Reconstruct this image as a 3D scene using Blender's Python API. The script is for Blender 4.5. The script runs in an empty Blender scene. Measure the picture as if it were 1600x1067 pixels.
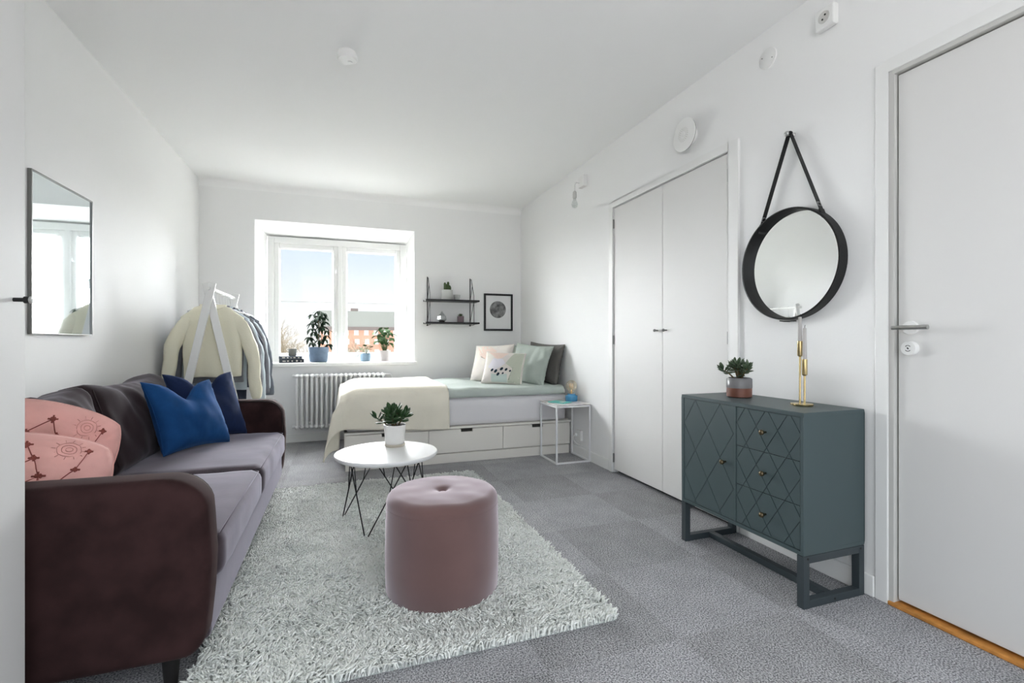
import bpy, bmesh, math, random
from mathutils import Vector, Matrix, noise
random.seed(7)
S = bpy.context.scene
COL = S.collection
PI = math.pi

# ------------------------------------------------------------------ camera
YAW = math.atan(268 / 750.0)
cam = bpy.data.objects.new('camera', bpy.data.cameras.new('camera'))
COL.objects.link(cam)
cam.location = (0, 0, 1.03)
cam.rotation_euler = (PI / 2, 0, -YAW)
cam.data.sensor_fit = 'HORIZONTAL'
cam.data.sensor_width = 36
cam.data.lens = 36 * 750 / 1600.0
cam.data.clip_start = 0.05
cam.data.clip_end = 600
S.camera = cam

# ------------------------------------------------------------------ world, sun, exposure
W = bpy.data.worlds.new('World'); S.world = W
W.use_nodes = True
nt = W.node_tree; nt.nodes.clear()
tc = nt.nodes.new('ShaderNodeTexCoord')
sx = nt.nodes.new('ShaderNodeSeparateXYZ')
rp = nt.nodes.new('ShaderNodeValToRGB')
bg = nt.nodes.new('ShaderNodeBackground')
ow = nt.nodes.new('ShaderNodeOutputWorld')
nt.links.new(tc.outputs['Generated'], sx.inputs[0])
nt.links.new(sx.outputs['Z'], rp.inputs[0])
nt.links.new(rp.outputs[0], bg.inputs[0])
nt.links.new(bg.outputs[0], ow.inputs[0])
el = rp.color_ramp.elements      # hazy sky: white at the horizon, pale blue above, brighter towards the zenith
SKY = [(0.0, (1.00, 1.00, 1.00)), (0.07, (0.90, 0.93, 0.97)), (0.20, (0.66, 0.78, 0.90)), (0.45, (1.15, 1.22, 1.30)), (1.0, (1.8, 1.85, 1.9))]
el[0].position = SKY[0][0]; el[1].position = 1.0
for (ps, cl) in SKY[1:-1]: el.new(ps)
for e_, (ps, cl) in zip(el, SKY): e_.position = ps; e_.color = (cl[0] / 2, cl[1] / 2, cl[2] / 2, 1)
bg.inputs[1].default_value = 2 * 1.08

sun = bpy.data.objects.new('sun', bpy.data.lights.new('sun', 'SUN'))
COL.objects.link(sun)
sun.data.energy = 98.0
sun.data.angle = math.radians(125)
sun.data.color = (0.97, 0.98, 1.0)
sun.rotation_euler = Vector((0.50, -1.0, -0.20)).to_track_quat('-Z', 'Y').to_euler()
sun.location = (-4, 12, 6)

S.view_settings.view_transform = 'Standard'
S.view_settings.look = 'None'
S.view_settings.gamma = 1.0
S.view_settings.use_curve_mapping = False
S.view_settings.exposure = 1.10

# ------------------------------------------------------------------ materials
def lin(c):
    return tuple(((x / 255.0) / 12.92 if x / 255.0 <= 0.04045 else ((x / 255.0 + 0.055) / 1.055) ** 2.4) for x in c) + (1,)

def mat(name, rgb, rough=0.6, metal=0.0, var=0.0, vscale=8.0, bump=0.0, bscale=60.0, sheen=0.0, sheen_tint=None,
        spec=0.5, rgb2=None, trans=0.0, ior=1.45, alpha=1.0, coat=0.0, emit=None, estr=0.0, detail=4.0):
    m = bpy.data.materials.new(name); m.use_nodes = True
    n = m.node_tree.nodes; l = m.node_tree.links
    p = n['Principled BSDF']
    base = lin(rgb)
    p.inputs['Base Color'].default_value = base
    p.inputs['Roughness'].default_value = rough
    p.inputs['Metallic'].default_value = metal
    p.inputs['Specular IOR Level'].default_value = spec
    p.inputs['IOR'].default_value = ior
    if trans: p.inputs['Transmission Weight'].default_value = trans
    if alpha < 1: p.inputs['Alpha'].default_value = alpha
    if coat: p.inputs['Coat Weight'].default_value = coat
    if sheen:
        p.inputs['Sheen Weight'].default_value = sheen
        p.inputs['Sheen Roughness'].default_value = 0.5 if sheen >= 0.8 else 0.35
        if sheen_tint: p.inputs['Sheen Tint'].default_value = lin(sheen_tint)
    if emit:
        p.inputs['Emission Color'].default_value = lin(emit); p.inputs['Emission Strength'].default_value = estr
    if var or bump or rgb2:
        t = n.new('ShaderNodeTexCoord')
    if var or rgb2:
        nz = n.new('ShaderNodeTexNoise'); nz.inputs['Scale'].default_value = vscale; nz.inputs['Detail'].default_value = detail
        l.new(t.outputs['Object'], nz.inputs['Vector'])
        r = n.new('ShaderNodeValToRGB')
        c2 = lin(rgb2) if rgb2 else tuple(max(0, x * (1 - var)) for x in base[:3]) + (1,)
        r.color_ramp.elements[0].position = 0.35; r.color_ramp.elements[0].color = c2
        r.color_ramp.elements[1].position = 0.65
        r.color_ramp.elements[1].color = base if rgb2 else tuple(min(1, x * (1 + var)) for x in base[:3]) + (1,)
        l.new(nz.outputs['Fac'], r.inputs[0]); l.new(r.outputs[0], p.inputs['Base Color'])
    if bump:
        nb = n.new('ShaderNodeTexNoise'); nb.inputs['Scale'].default_value = bscale; nb.inputs['Detail'].default_value = 3
        l.new(t.outputs['Object'], nb.inputs['Vector'])
        b = n.new('ShaderNodeBump'); b.inputs['Strength'].default_value = bump; b.inputs['Distance'].default_value = 0.01
        l.new(nb.outputs['Fac'], b.inputs['Height']); l.new(b.outputs[0], p.inputs['Normal'])
    return m

M = {}
M['wall'] = mat('wall_paint', (242, 242, 241), 0.75, bump=0.03, bscale=90)
M['ceil'] = mat('ceiling_paint', (248, 248, 247), 0.85, bump=0.03, bscale=60)
M['trim'] = mat('trim_paint', (238, 238, 236), 0.4)
M['door'] = mat('door_paint', (224, 223, 221), 0.5)
M['jamb'] = mat('jamb_paint', (205, 204, 200), 0.45)
M['white'] = mat('white_lacquer', (238, 238, 236), 0.35)
M['white_metal'] = mat('white_metal', (236, 236, 236), 0.4)
M['dark_gap'] = mat('dark_gap', (38, 38, 38), 0.9)
M['wood'] = mat('oak_threshold', (196, 134, 66), 0.5, var=0.25, vscale=20)
M['steel'] = mat('steel', (190, 190, 188), 0.3, metal=1.0)
M['hinge'] = mat('hinge_metal', (130, 130, 128), 0.4, metal=0.8)
M['plastic'] = mat('white_plastic', (236, 236, 234), 0.35)
M['black'] = mat('black_satin', (16, 16, 17), 0.45)
M['leather'] = mat('black_leather', (14, 14, 14), 0.5, bump=0.15, bscale=200)
M['mirror'] = mat('mirror_glass', (238, 240, 240), 0.02, metal=1.0)
M['mirror_blue'] = mat('mirror_pale', (232, 240, 243), 0.03, metal=1.0)
M['velvet'] = mat('brown_velvet', (58, 47, 51), 0.85, var=0.25, vscale=7, sheen=0.82, sheen_tint=(200, 196, 210), spec=0.2, bump=0.06, bscale=14)
M['velvet_arm'] = mat('brown_velvet_arm', (50, 33, 33), 0.85, var=0.3, vscale=9, sheen=0.10, sheen_tint=(190, 165, 165), spec=0.15)
M['velvet_back'] = mat('brown_velvet_back', (44, 34, 36), 0.85, var=0.2, vscale=7, sheen=0.45, sheen_tint=(190, 186, 196), spec=0.2)
M['piping'] = mat('dark_piping', (34, 20, 20), 0.8)
M['leg_black'] = mat('black_wood_leg', (20, 18, 18), 0.5)
M['blue'] = mat('blue_velvet', (26, 68, 118), 0.9, var=0.15, vscale=9, sheen=0.5, sheen_tint=(110, 150, 200), spec=0.15)
M['navy'] = mat('navy_velvet', (26, 38, 68), 0.9, var=0.2, vscale=9, sheen=0.6, sheen_tint=(110, 130, 180), spec=0.15)
M['pinkq'] = mat('pink_quilt', (226, 172, 164), 0.9, var=0.06, vscale=10, sheen=0.3, bump=0.2, bscale=35)
M['thread'] = mat('brown_thread', (140, 74, 66), 0.9)
M['thread_pale'] = mat('rose_thread', (196, 140, 132), 0.9)
M['ottoman'] = mat('pink_velvet', (104, 79, 76), 0.9, var=0.08, vscale=5, sheen=1.0, sheen_tint=(250, 240, 248), spec=0.15)
M['tabletop'] = mat('white_tabletop', (240, 240, 240), 0.35)
M['wire'] = mat('black_wire', (14, 14, 14), 0.45)
M['pot_white'] = mat('white_ceramic', (228, 226, 222), 0.35)
M['saucer'] = mat('saucer_ceramic', (205, 196, 180), 0.4)
M['soil'] = mat('soil', (48, 38, 30), 1.0, var=0.3, vscale=60)
M['leaf_dark'] = mat('leaf_dark', (52, 84, 42), 0.4, rgb2=(34, 62, 34), vscale=25)
M['leaf_grey'] = mat('leaf_greyish', (88, 104, 78), 0.4, rgb2=(52, 70, 50), vscale=25)
M['leaf_mid'] = mat('leaf_mid', (70, 98, 48), 0.8, spec=0.1, rgb2=(40, 64, 38), vscale=12)
M['leaf_pil'] = mat('leaf_pilea', (56, 72, 36), 0.8, spec=0.1, rgb2=(40, 50, 28), vscale=20)
M['leaf_sch'] = mat('leaf_schefflera', (60, 74, 50), 0.8, spec=0.1, rgb2=(38, 54, 44), vscale=12)
M['stem'] = mat('plant_stem', (96, 84, 56), 0.8)
M['stem_green'] = mat('green_stem', (72, 92, 52), 0.7)
M['pot_blue'] = mat('blue_glaze', (96, 116, 138), 0.45, rgb2=(78, 98, 120), vscale=14)
M['pot_blue2'] = mat('light_blue_glaze', (118, 142, 160), 0.4)
M['pot_grey'] = mat('grey_clay', (176, 170, 168), 0.7)
M['pot_glaze'] = mat('grey_glaze', (122, 121, 122), 0.25, var=0.08, vscale=10)
M['pot_terra'] = mat('terracotta_glaze', (120, 76, 62), 0.35, var=0.15, vscale=14)
M['cup_grey'] = mat('grey_cup', (132, 132, 126), 0.6)
M['book'] = mat('dark_book', (48, 54, 62), 0.6)
M['book2'] = mat('slate_book', (66, 74, 86), 0.6)
M['paper'] = mat('book_pages', (214, 210, 200), 0.8)
M['cab'] = mat('teal_lacquer', (66, 80, 82), 0.42)
M['cab_groove_shade'] = mat('teal_groove_shade', (22, 28, 30), 0.7)
M['cab_leg'] = mat('dark_teal_metal', (54, 62, 66), 0.45)
M['knob'] = mat('antique_brass', (104, 92, 72), 0.3, metal=1.0)
M['brass'] = mat('brass', (204, 184, 136), 0.25, metal=1.0)
M['candle'] = mat('candle_wax', (184, 180, 177), 0.6)
M['wick'] = mat('candle_wick', (60, 56, 52), 0.9)
M['bed_side'] = mat('bed_cover', (226, 224, 226), 0.85, bump=0.05, bscale=60)
M['bed_lacquer'] = mat('bed_lacquer', (232, 228, 220), 0.4)
M['cut'] = mat('cutout_shade', (52, 50, 46), 0.8)  # shade colour for the drawer notches and the vent edge
M['duvet'] = mat('sage_cotton', (184, 193, 187), 0.9, var=0.04, vscale=5, bump=0.08, bscale=20)
M['sheet'] = mat('white_sheet', (232, 232, 230), 0.9)
M['cream'] = mat('cream_wool', (234, 228, 212), 0.95, var=0.03, vscale=6, bump=0.12, bscale=70, sheen=0.3)
M['sage'] = mat('sage_pillow', (170, 179, 171), 0.9, var=0.06, vscale=7)
M['grey_pillow'] = mat('grey_linen', (96, 94, 90), 0.9, var=0.1, vscale=7)
M['pale_pillow'] = mat('pale_sage', (190, 200, 192), 0.9)
M['print_pillow'] = mat('cream_print', (230, 226, 214), 0.9, rgb2=(216, 208, 204), vscale=5)
M['print_mint'] = mat('mint_print', (196, 208, 202), 0.9)
M['print_pink'] = mat('blush_print', (230, 208, 196), 0.9)
M['print_grey'] = mat('sage_print', (188, 192, 176), 0.9)
M['print_lilac'] = mat('lilac_print', (222, 218, 224), 0.9)
M['ink'] = mat('ink_blue', (22, 44, 58), 0.8)
M['marble'] = mat('marble', (236, 234, 232), 0.25, rgb2=(206, 198, 194), vscale=16, detail=8)
M['lamp_blue'] = mat('blue_glass_base', (66, 140, 184), 0.2, coat=0.5)
M['turq'] = mat('turquoise_cover', (84, 186, 176), 0.5)
M['filament'] = mat('amber_filament', (232, 196, 128), 0.4, emit=(255, 205, 130), estr=0.15)
M['rug_base'] = mat('rug_backing', (176, 182, 178), 1.0)
M['navy_cloth'] = mat('navy_cloth', (44, 50, 66), 0.9)
M['shirt_blue'] = mat('pale_blue_shirt', (204, 216, 222), 0.9)
M['cloth_grey'] = mat('grey_knit', (128, 130, 136), 0.95, var=0.08, vscale=30)
M['cloth_dgrey'] = mat('slate_knit', (104, 110, 120), 0.95, var=0.08, vscale=30)
M['cream_knit'] = mat('cream_knit', (238, 234, 212), 0.95, bump=0.2, bscale=120, sheen=0.3)
M['brick'] = mat('orange_brick', (214, 158, 134), 0.9)
M['roof'] = mat('grey_roof', (150, 152, 146), 0.9)
M['fascia'] = mat('roof_fascia', (120, 108, 104), 0.9)
M['extwin'] = mat('far_window', (232, 232, 226), 0.5)
M['bark'] = mat('pale_bark', (122, 112, 94), 0.95)
M['ground'] = mat('outside_ground', (142, 142, 139), 1.0, var=0.2, vscale=0.2)
M['print_paper'] = mat('print_paper', (226, 226, 226), 0.6)
M['moon'] = mat('moon_print', (150, 150, 150), 0.7, rgb2=(66, 66, 68), vscale=18, detail=6)
M['cactus'] = mat('cactus_green', (70, 88, 52), 0.7)
M['pot_mauve'] = mat('mauve_pot', (128, 110, 116), 0.7)
M['pot_pale'] = mat('pale_pot', (206, 208, 204), 0.5)

def glass_mat(name, tint=(1, 1, 1), gloss=0.06):
    m = bpy.data.materials.new(name); m.use_nodes = True
    n = m.node_tree.nodes; l = m.node_tree.links; n.clear()
    o = n.new('ShaderNodeOutputMaterial'); mx = n.new('ShaderNodeMixShader')
    t = n.new('ShaderNodeBsdfTransparent'); g = n.new('ShaderNodeBsdfGlossy')
    t.inputs[0].default_value = (*tint, 1); g.inputs['Roughness'].default_value = 0.02
    mx.inputs[0].default_value = gloss
    l.new(t.outputs[0], mx.inputs[1]); l.new(g.outputs[0], mx.inputs[2]); l.new(mx.outputs[0], o.inputs[0])
    return m
M['pane'] = glass_mat('window_glass', (0.70, 0.705, 0.705), 0.03)
M['bulb'] = glass_mat('bulb_glass', (0.95, 0.90, 0.80), 0.18)
M['ornament'] = glass_mat('clear_glass', (0.88, 0.90, 0.90), 0.22)

def carpet_mat(name, a, b):
    m = mat(name, a, 1.0, spec=0.1)
    n = m.node_tree.nodes; l = m.node_tree.links; p = n['Principled BSDF']
    t = n.new('ShaderNodeTexCoord')
    n1 = n.new('ShaderNodeTexNoise'); n1.inputs['Scale'].default_value = 190; n1.inputs['Detail'].default_value = 2
    n2 = n.new('ShaderNodeTexNoise'); n2.inputs['Scale'].default_value = 7; n2.inputs['Detail'].default_value = 3
    for q in (n1, n2): l.new(t.outputs['Object'], q.inputs['Vector'])
    r = n.new('ShaderNodeValToRGB')
    r.color_ramp.elements[0].position = 0.36; r.color_ramp.elements[0].color = lin(b)
    r.color_ramp.elements[1].position = 0.66; r.color_ramp.elements[1].color = lin(a)
    l.new(n1.outputs['Fac'], r.inputs[0])
    mx = n.new('ShaderNodeMixRGB'); mx.blend_type = 'MULTIPLY'; mx.inputs[0].default_value = 0.35
    r2 = n.new('ShaderNodeValToRGB')
    r2.color_ramp.elements[0].position = 0.3; r2.color_ramp.elements[0].color = (0.55, 0.55, 0.55, 1)
    r2.color_ramp.elements[1].position = 0.7; r2.color_ramp.elements[1].color = (1, 1, 1, 1)
    l.new(n2.outputs['Fac'], r2.inputs[0])
    l.new(r.outputs[0], mx.inputs[1]); l.new(r2.outputs[0], mx.inputs[2]); l.new(mx.outputs[0], p.inputs['Base Color'])
    bp = n.new('ShaderNodeBump'); bp.inputs['Strength'].default_value = 0.8; bp.inputs['Distance'].default_value = 0.006
    l.new(n1.outputs['Fac'], bp.inputs['Height']); l.new(bp.outputs[0], p.inputs['Normal'])
    return m
M['carpet_a'] = carpet_mat('carpet_grey_a', (214, 214, 217), (106, 106, 109))
M['carpet_b'] = carpet_mat('carpet_grey_b', (203, 203, 205), (97, 97, 99))
M['carpet_c'] = carpet_mat('carpet_grey_c', (221, 221, 223), (114, 114, 116))

# rug pile: colour per tuft from a vertex attribute
m = mat('rug_pile', (210, 214, 208), 1.0, spec=0.1, sheen=0.3)
n = m.node_tree.nodes; l = m.node_tree.links
at = n.new('ShaderNodeAttribute'); at.attribute_name = 'tuft'
r = n.new('ShaderNodeValToRGB')
r.color_ramp.elements[0].color = lin((222, 225, 218)); r.color_ramp.elements[1].color = lin((248, 250, 247))
l.new(at.outputs['Fac'], r.inputs[0]); l.new(r.outputs[0], n['Principled BSDF'].inputs['Base Color'])
M['rug'] = m

# ------------------------------------------------------------------ mesh helpers
class MB:
    def __init__(s): s.v = []; s.f = []
    def add(s, v, f):
        o = len(s.v); s.v += [tuple(p) for p in v]; s.f += [tuple(i + o for i in q) for q in f]; return s
    def box(s, a, b):
        x0, y0, z0 = a; x1, y1, z1 = b
        if x0 > x1: x0, x1 = x1, x0
        if y0 > y1: y0, y1 = y1, y0
        if z0 > z1: z0, z1 = z1, z0
        v = [(x0, y0, z0), (x1, y0, z0), (x1, y1, z0), (x0, y1, z0), (x0, y0, z1), (x1, y0, z1), (x1, y1, z1), (x0, y1, z1)]
        return s.add(v, [(0, 3, 2, 1), (4, 5, 6, 7), (0, 1, 5, 4), (1, 2, 6, 5), (2, 3, 7, 6), (3, 0, 4, 7)])
    def tube(s, pts, r, seg=8, cap=True):
        pts = [Vector(p) for p in pts]; n = len(pts)
        rs = r if isinstance(r, (list, tuple)) else [r] * n
        rings = []; up = Vector((0, 0, 1)); prev = None
        for i, p in enumerate(pts):
            d = (pts[min(i + 1, n - 1)] - pts[max(i - 1, 0)]).normalized()
            if prev is None:
                a = d.cross(up)
                if a.length < 1e-3: a = d.cross(Vector((0, 1, 0)))
            else:
                a = prev - d * prev.dot(d)
                if a.length < 1e-4: a = d.cross(up)
            a.normalize(); b = d.cross(a); prev = a
            rings.append([p + (a * math.cos(2 * PI * k / seg) + b * math.sin(2 * PI * k / seg)) * rs[i] for k in range(seg)])
        v = [q for rg in rings for q in rg]; f = []
        for i in range(n - 1):
            for k in range(seg):
                k2 = (k + 1) % seg
                f.append((i * seg + k, i * seg + k2, (i + 1) * seg + k2, (i + 1) * seg + k))
        if cap:
            f.append(tuple(range(seg - 1, -1, -1))); f.append(tuple((n - 1) * seg + k for k in range(seg)))
        return s.add(v, f)
    def lathe(s, prof, seg=32, c=(0, 0, 0), axis='Z', cap=True):
        v = []; f = []
        for (r, z) in prof:
            for k in range(seg):
                t = 2 * PI * k / seg; x, y = r * math.cos(t), r * math.sin(t)
                if axis == 'Z': q = (x, y, z)
                elif axis == 'X': q = (z, x, y)
                else: q = (x, z, y)
                v.append((q[0] + c[0], q[1] + c[1], q[2] + c[2]))
        for i in range(len(prof) - 1):
            for k in range(seg):
                k2 = (k + 1) % seg
                f.append((i * seg + k, i * seg + k2, (i + 1) * seg + k2, (i + 1) * seg + k))
        if cap:
            if prof[0][0] > 1e-6: f.append(tuple(range(seg - 1, -1, -1)))
            if prof[-1][0] > 1e-6: f.append(tuple((len(prof) - 1) * seg + k for k in range(seg)))
        return s.add(v, f)
    def prism(s, poly, h0, h1, axis='X'):
        # poly in the two other axes; X: (y,z)  Y: (x,z)  Z: (x,y)
        n = len(poly)
        def P(p, h): return (h, p[0], p[1]) if axis == 'X' else ((p[0], h, p[1]) if axis == 'Y' else (p[0], p[1], h))
        v = [P(p, h0) for p in poly] + [P(p, h1) for p in poly]
        f = [tuple(range(n - 1, -1, -1)), tuple(range(n, 2 * n))] + [(i, (i + 1) % n, n + (i + 1) % n, n + i) for i in range(n)]
        return s.add(v, f)
    def build(s, name, m, parent=None, smooth=False, bevel=0.0, bseg=2, solid=0.0, sub=0, loc=None, angle=None):
        me = bpy.data.meshes.new(name); me.from_pydata(s.v, [], s.f)
        bm = bmesh.new(); bm.from_mesh(me)
        bmesh.ops.remove_doubles(bm, verts=bm.verts, dist=1e-6)
        bmesh.ops.recalc_face_normals(bm, faces=bm.faces)
        bm.to_mesh(me); bm.free()
        me.materials.append(M[m] if isinstance(m, str) else m)
        o = bpy.data.objects.new(name, me); COL.objects.link(o)
        if parent: o.parent = parent
        if loc: o.location = loc
        if bevel:
            b = o.modifiers.new('bevel', 'BEVEL'); b.width = bevel; b.segments = bseg; b.limit_method = 'ANGLE'; b.angle_limit = math.radians(35)
        if solid:
            b = o.modifiers.new('solid', 'SOLIDIFY'); b.thickness = solid; b.offset = -1
        if sub:
            b = o.modifiers.new('sub', 'SUBSURF'); b.levels = sub; b.render_levels = sub
        if smooth:
            for p in me.polygons: p.use_smooth = True
            if angle: me.set_sharp_from_angle(angle=math.radians(angle))
        return o

def tag(o, label=None, cat=None, group=None, kind=None):
    if label: o['label'] = label
    if cat: o['category'] = cat
    if group: o['group'] = group
    if kind: o['kind'] = kind
    return o
def thing(name, label, cat, loc=(0, 0, 0), rz=0, group=None):
    o = bpy.data.objects.new(name, None); COL.objects.link(o)
    o.location = loc; o.rotation_euler = (0, 0, rz); o.empty_display_size = 0.05
    return tag(o, label, cat, group)
def struct(o, label=None):
    o['kind'] = 'structure'
    if label: o['label'] = label
    return o
def nz(x, y, z=0.0): return noise.noise(Vector((x, y, z)))
def box(name, a, b, m, parent=None, bevel=0.0, bseg=2): return MB().box(a, b).build(name, m, parent, bevel=bevel, bseg=bseg)
def inst(name, me, parent, mtx):
    o = bpy.data.objects.new(name, me); COL.objects.link(o); o.parent = parent; o.matrix_local = mtx; return o

XR, XL, YB, ZC = 2.03, -1.286, 5.372, 2.605
YN = -1.1      # the room goes on behind the camera

# ------------------------------------------------------------------ shell
fl = struct(box('floor', (XL - .2, YN, -0.14), (XR + .2, YB + .02, -0.012), 'dark_gap'), 'floor laid with grey carpet tiles')
tile_me = {}
def tile(kind):
    if kind not in tile_me:
        o = MB().box((-.2495, -.2495, -.012), (.2495, .2495, 0)).build('carpet_tile', kind, fl, bevel=0.002, bseg=1)
        tile_me[kind] = o.data; bpy.data.objects.remove(o)
    return tile_me[kind]
rt = random.Random(3)
yy = YB - .25
row = 0
while yy > YN + .2:
    xx = XR - .25 + .08
    c = 0
    while xx > XL - .15:
        k = 'carpet_a' if (row + c) % 2 == 0 else 'carpet_b'
        if rt.random() < .2: k = 'carpet_c'
        me = tile(k)
        o = bpy.data.objects.new('carpet_tile', me); COL.objects.link(o); o.parent = fl
        o.location = (xx, yy, 0); o.rotation_euler = (0, 0, (PI / 2) * ((row + c) % 4))
        xx -= .5; c += 1
    yy -= .5; row += 1

# ceiling with a soft cove along the window wall
cm = MB(); cm.box((XL - .2, YN, ZC), (XR + .2, YB + .1, ZC + .1))
R = .07; prof = [(YB, ZC)] + [(YB - R + R * math.sin(t), ZC - R + R * math.cos(t)) for t in [PI / 2 * k / 8 for k in range(9)]][::-1]
cm.prism(prof, XL, XR, 'X')
struct(cm.build('ceiling', 'ceil', smooth=True, angle=40), 'smooth white ceiling')

# left wall
struct(box('wall_left', (XL - .12, YN, 0), (XL, YB + .6, ZC), 'wall'), 'plain white wall behind the sofa')
# right wall with door opening and closet opening
DY0, DY1, DZ = .43, 1.277, 2.085
CY0, CY1, CZ = 2.098, 3.292, 2.082
wr = MB()
wr.box((XR, YN, 0), (XR + .12, DY0 - .02, ZC)); wr.box((XR, DY0 - .02, DZ), (XR + .12, DY1, ZC))
wr.box((XR, DY1, 0), (XR + .12, CY0, ZC)); wr.box((XR, CY0, CZ), (XR + .12, CY1, ZC)); wr.box((XR, CY1, 0), (XR + .12, YB + .6, ZC))
wr.box((XR + .12, YN, 0), (XR + .14, YB, ZC))
struct(wr.build('wall_right', 'wall'), 'white wall with closet doors and round mirror')

# back wall with splayed window niche
WX0, WX1, WZ0, WZ1 = -.806, .771, .80, 2.25
VX0, VX1, VZ0, VZ1, WY = -.737, .722, .80, 2.158, 5.72
wb = MB()
T = YB + .47
def hexa(a, b):  # four front pts, four back pts
    wb.add(a + b, [(0, 1, 2, 3), (7, 6, 5, 4), (0, 4, 5, 1), (1, 5, 6, 2), (2, 6, 7, 3), (3, 7, 4, 0)])
hexa([(XL, YB, 0), (WX0, YB, 0), (WX0, YB, ZC), (XL, YB, ZC)], [(XL, T, 0), (VX0, T, 0), (VX0, T, ZC), (XL, T, ZC)])
hexa([(WX1, YB, 0), (XR, YB, 0), (XR, YB, ZC), (WX1, YB, ZC)], [(VX1, T, 0), (XR, T, 0), (XR, T, ZC), (VX1, T, ZC)])
hexa([(WX0, YB, 0), (WX1, YB, 0), (WX1, YB, WZ0 - .0), (WX0, YB, WZ0)], [(VX0, T, 0), (VX1, T, 0), (VX1, T, VZ0), (VX0, T, VZ0)])
hexa([(WX0, YB, WZ1), (WX1, YB, WZ1), (WX1, YB, ZC), (WX0, YB, ZC)], [(VX0, T, VZ1), (VX1, T, VZ1), (VX1, T, ZC), (VX0, T, ZC)])
struct(wb.build('wall_back', 'wall'), 'white window wall with deep splayed niche')

# window sill board
struct(MB().box((WX0 - .02, YB - .045, .772), (WX1 + .028, WY + .02, .81)).build('trim_1', 'trim', bevel=.006), 'white window sill board')

# window
win = struct(thing('window_1', None, None), 'white two-sash window facing the brick building')
def rect_frame(name, x0, x1, z0, z1, w, y0, y1, m, parent, bevel=.006):
    b = MB()
    b.box((x0, y0, z0), (x0 + w, y1, z1)); b.box((x1 - w, y0, z0), (x1, y1, z1))
    b.box((x0 + w, y0, z0), (x1 - w, y1, z0 + w)); b.box((x0 + w, y0, z1 - w), (x1 - w, y1, z1))
    return b.build(name, m, parent, bevel=bevel)
rect_frame('window_frame', VX0, VX1, .80, VZ1, .065, WY, WY + .08, 'trim', win)
MX = -.006
box('mullion', (MX - .024, WY, .86), (MX + .024, WY + .08, 2.10), 'trim', win, .006)
for (x0, x1) in ((VX0 + .063, MX - .022), (MX + .022, VX1 - .063)):
    sa = rect_frame('sash', x0, x1, .845, 2.095, .05, WY + .012, WY + .06, 'trim', win, .008)
    rect_frame('glazing_bead', x0 + .048, x1 - .048, .893, 2.047, .012, WY + .03, WY + .05, 'trim', sa, .004)
    box('pane', (x0 + .05, WY + .038, .895), (x1 - .05, WY + .042, 2.045), 'pane', sa)
for sx_ in (-1, 1):
    for z in (1.10, 1.80):
        k = MB(); cx = MX + sx_ * .04
        k.tube([(cx, WY + .012, z), (cx, WY - .012, z)], .006); k.tube([(cx, WY - .012, z), (cx + sx_ * -.004, WY - .012, z + .035)], .005)
        k.build('window_catch', 'white_metal', win, smooth=True)

# baseboards
def bboard(name, a, b, lab): struct(box(name, a, b, 'trim', None, .004), lab)
bboard('baseboard_back', (XL, YB - .014, 0), (XR, YB, .085), 'white baseboard under the window')
bboard('baseboard_left', (XL, 1.6, 0), (XL + .014, YB - .014, .085), 'white baseboard behind the sofa')
bboard('baseboard_right', (XR - .014, CY1 + .06, 0), (XR, YB - .014, .085), 'white baseboard beside the bed')
bboard('baseboard_side', (XR - .014, DY1 + .05, 0), (XR, CY0 - .08, .085), 'white baseboard behind the teal cabinet')

# entry door on the right wall
d = struct(thing('door_1', None, None), 'plain white door with lever handle and oak threshold')
jm = MB()
jm.box((XR - .004, 1.258, 0), (XR + .1, DY1, DZ)); jm.box((XR - .004, DY0 - .02, 2.07), (XR + .1, 1.258, DZ)); jm.box((XR - .004, DY0 - .02, 0), (XR + .1, DY0, 2.07))
jm.build('jamb', 'jamb', d, bevel=.002)
box('leaf_gap_shade', (XR + .055, DY0, 0.02), (XR + .06, 1.258, 2.07), 'dark_gap', d)  # dark sheet painting the shade in the gap round the leaf
lf = box('leaf', (XR + .012, DY0 + .003, .028), (XR + .052, 1.252, 2.064), 'door', d, .003)
box('threshold', (XR - .012, DY0 - .02, 0.0), (XR + .09, DY1, .016), 'wood', d, .004)
hd = MB()
hy, hz = 1.205, 1.082
hd.tube([(XR + .012, hy, hz), (XR - .045, hy, hz)], .008, 12)
hd.tube([(XR - .045, hy + .034, hz), (XR - .045, hy + .01, hz), (XR - .045, hy - .06, hz), (XR - .045, hy - .085, hz)], .0085, 12)
hd.build('lever_handle', 'steel', lf, smooth=True, angle=40)
MB().lathe([(.026, .012), (.026, -.001), (.024, -.003), (0, -.003)], 32, (XR, hy, hz), 'X').build('rosette', 'plastic', lf, smooth=True, angle=40)
rs = MB().lathe([(.027, .012), (.027, -.006), (.025, -.009), (0, -.009)], 32, (XR, 1.206, 1.004), 'X').build('lock_rosette', 'plastic', lf, smooth=True, angle=40)
ar = MB()
for s in (1, -1):
    ar.tube([(XR - .0095, 1.206 + .009 * math.cos(t), 1.004 + s * (.003 + .008 * math.sin(t))) for t in [.5 + (PI - 1) * k / 6 for k in range(7)]], .0012, 6)
ar.tube([(XR - .0095, 1.204, 1.001), (XR - .0095, 1.208, 1.007)], .002, 6)
ar.build('lock_mark', 'black', lf)
# casing
cs = MB(); cs.box((XR - .010, DY1, 0), (XR, DY1 + .048, DZ + .048)); cs.box((XR - .010, DY0 - .06, DZ), (XR, DY1, DZ + .048))
struct(cs.build('trim_2', 'trim', bevel=.003), 'white casing around the lever-handle door')

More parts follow.
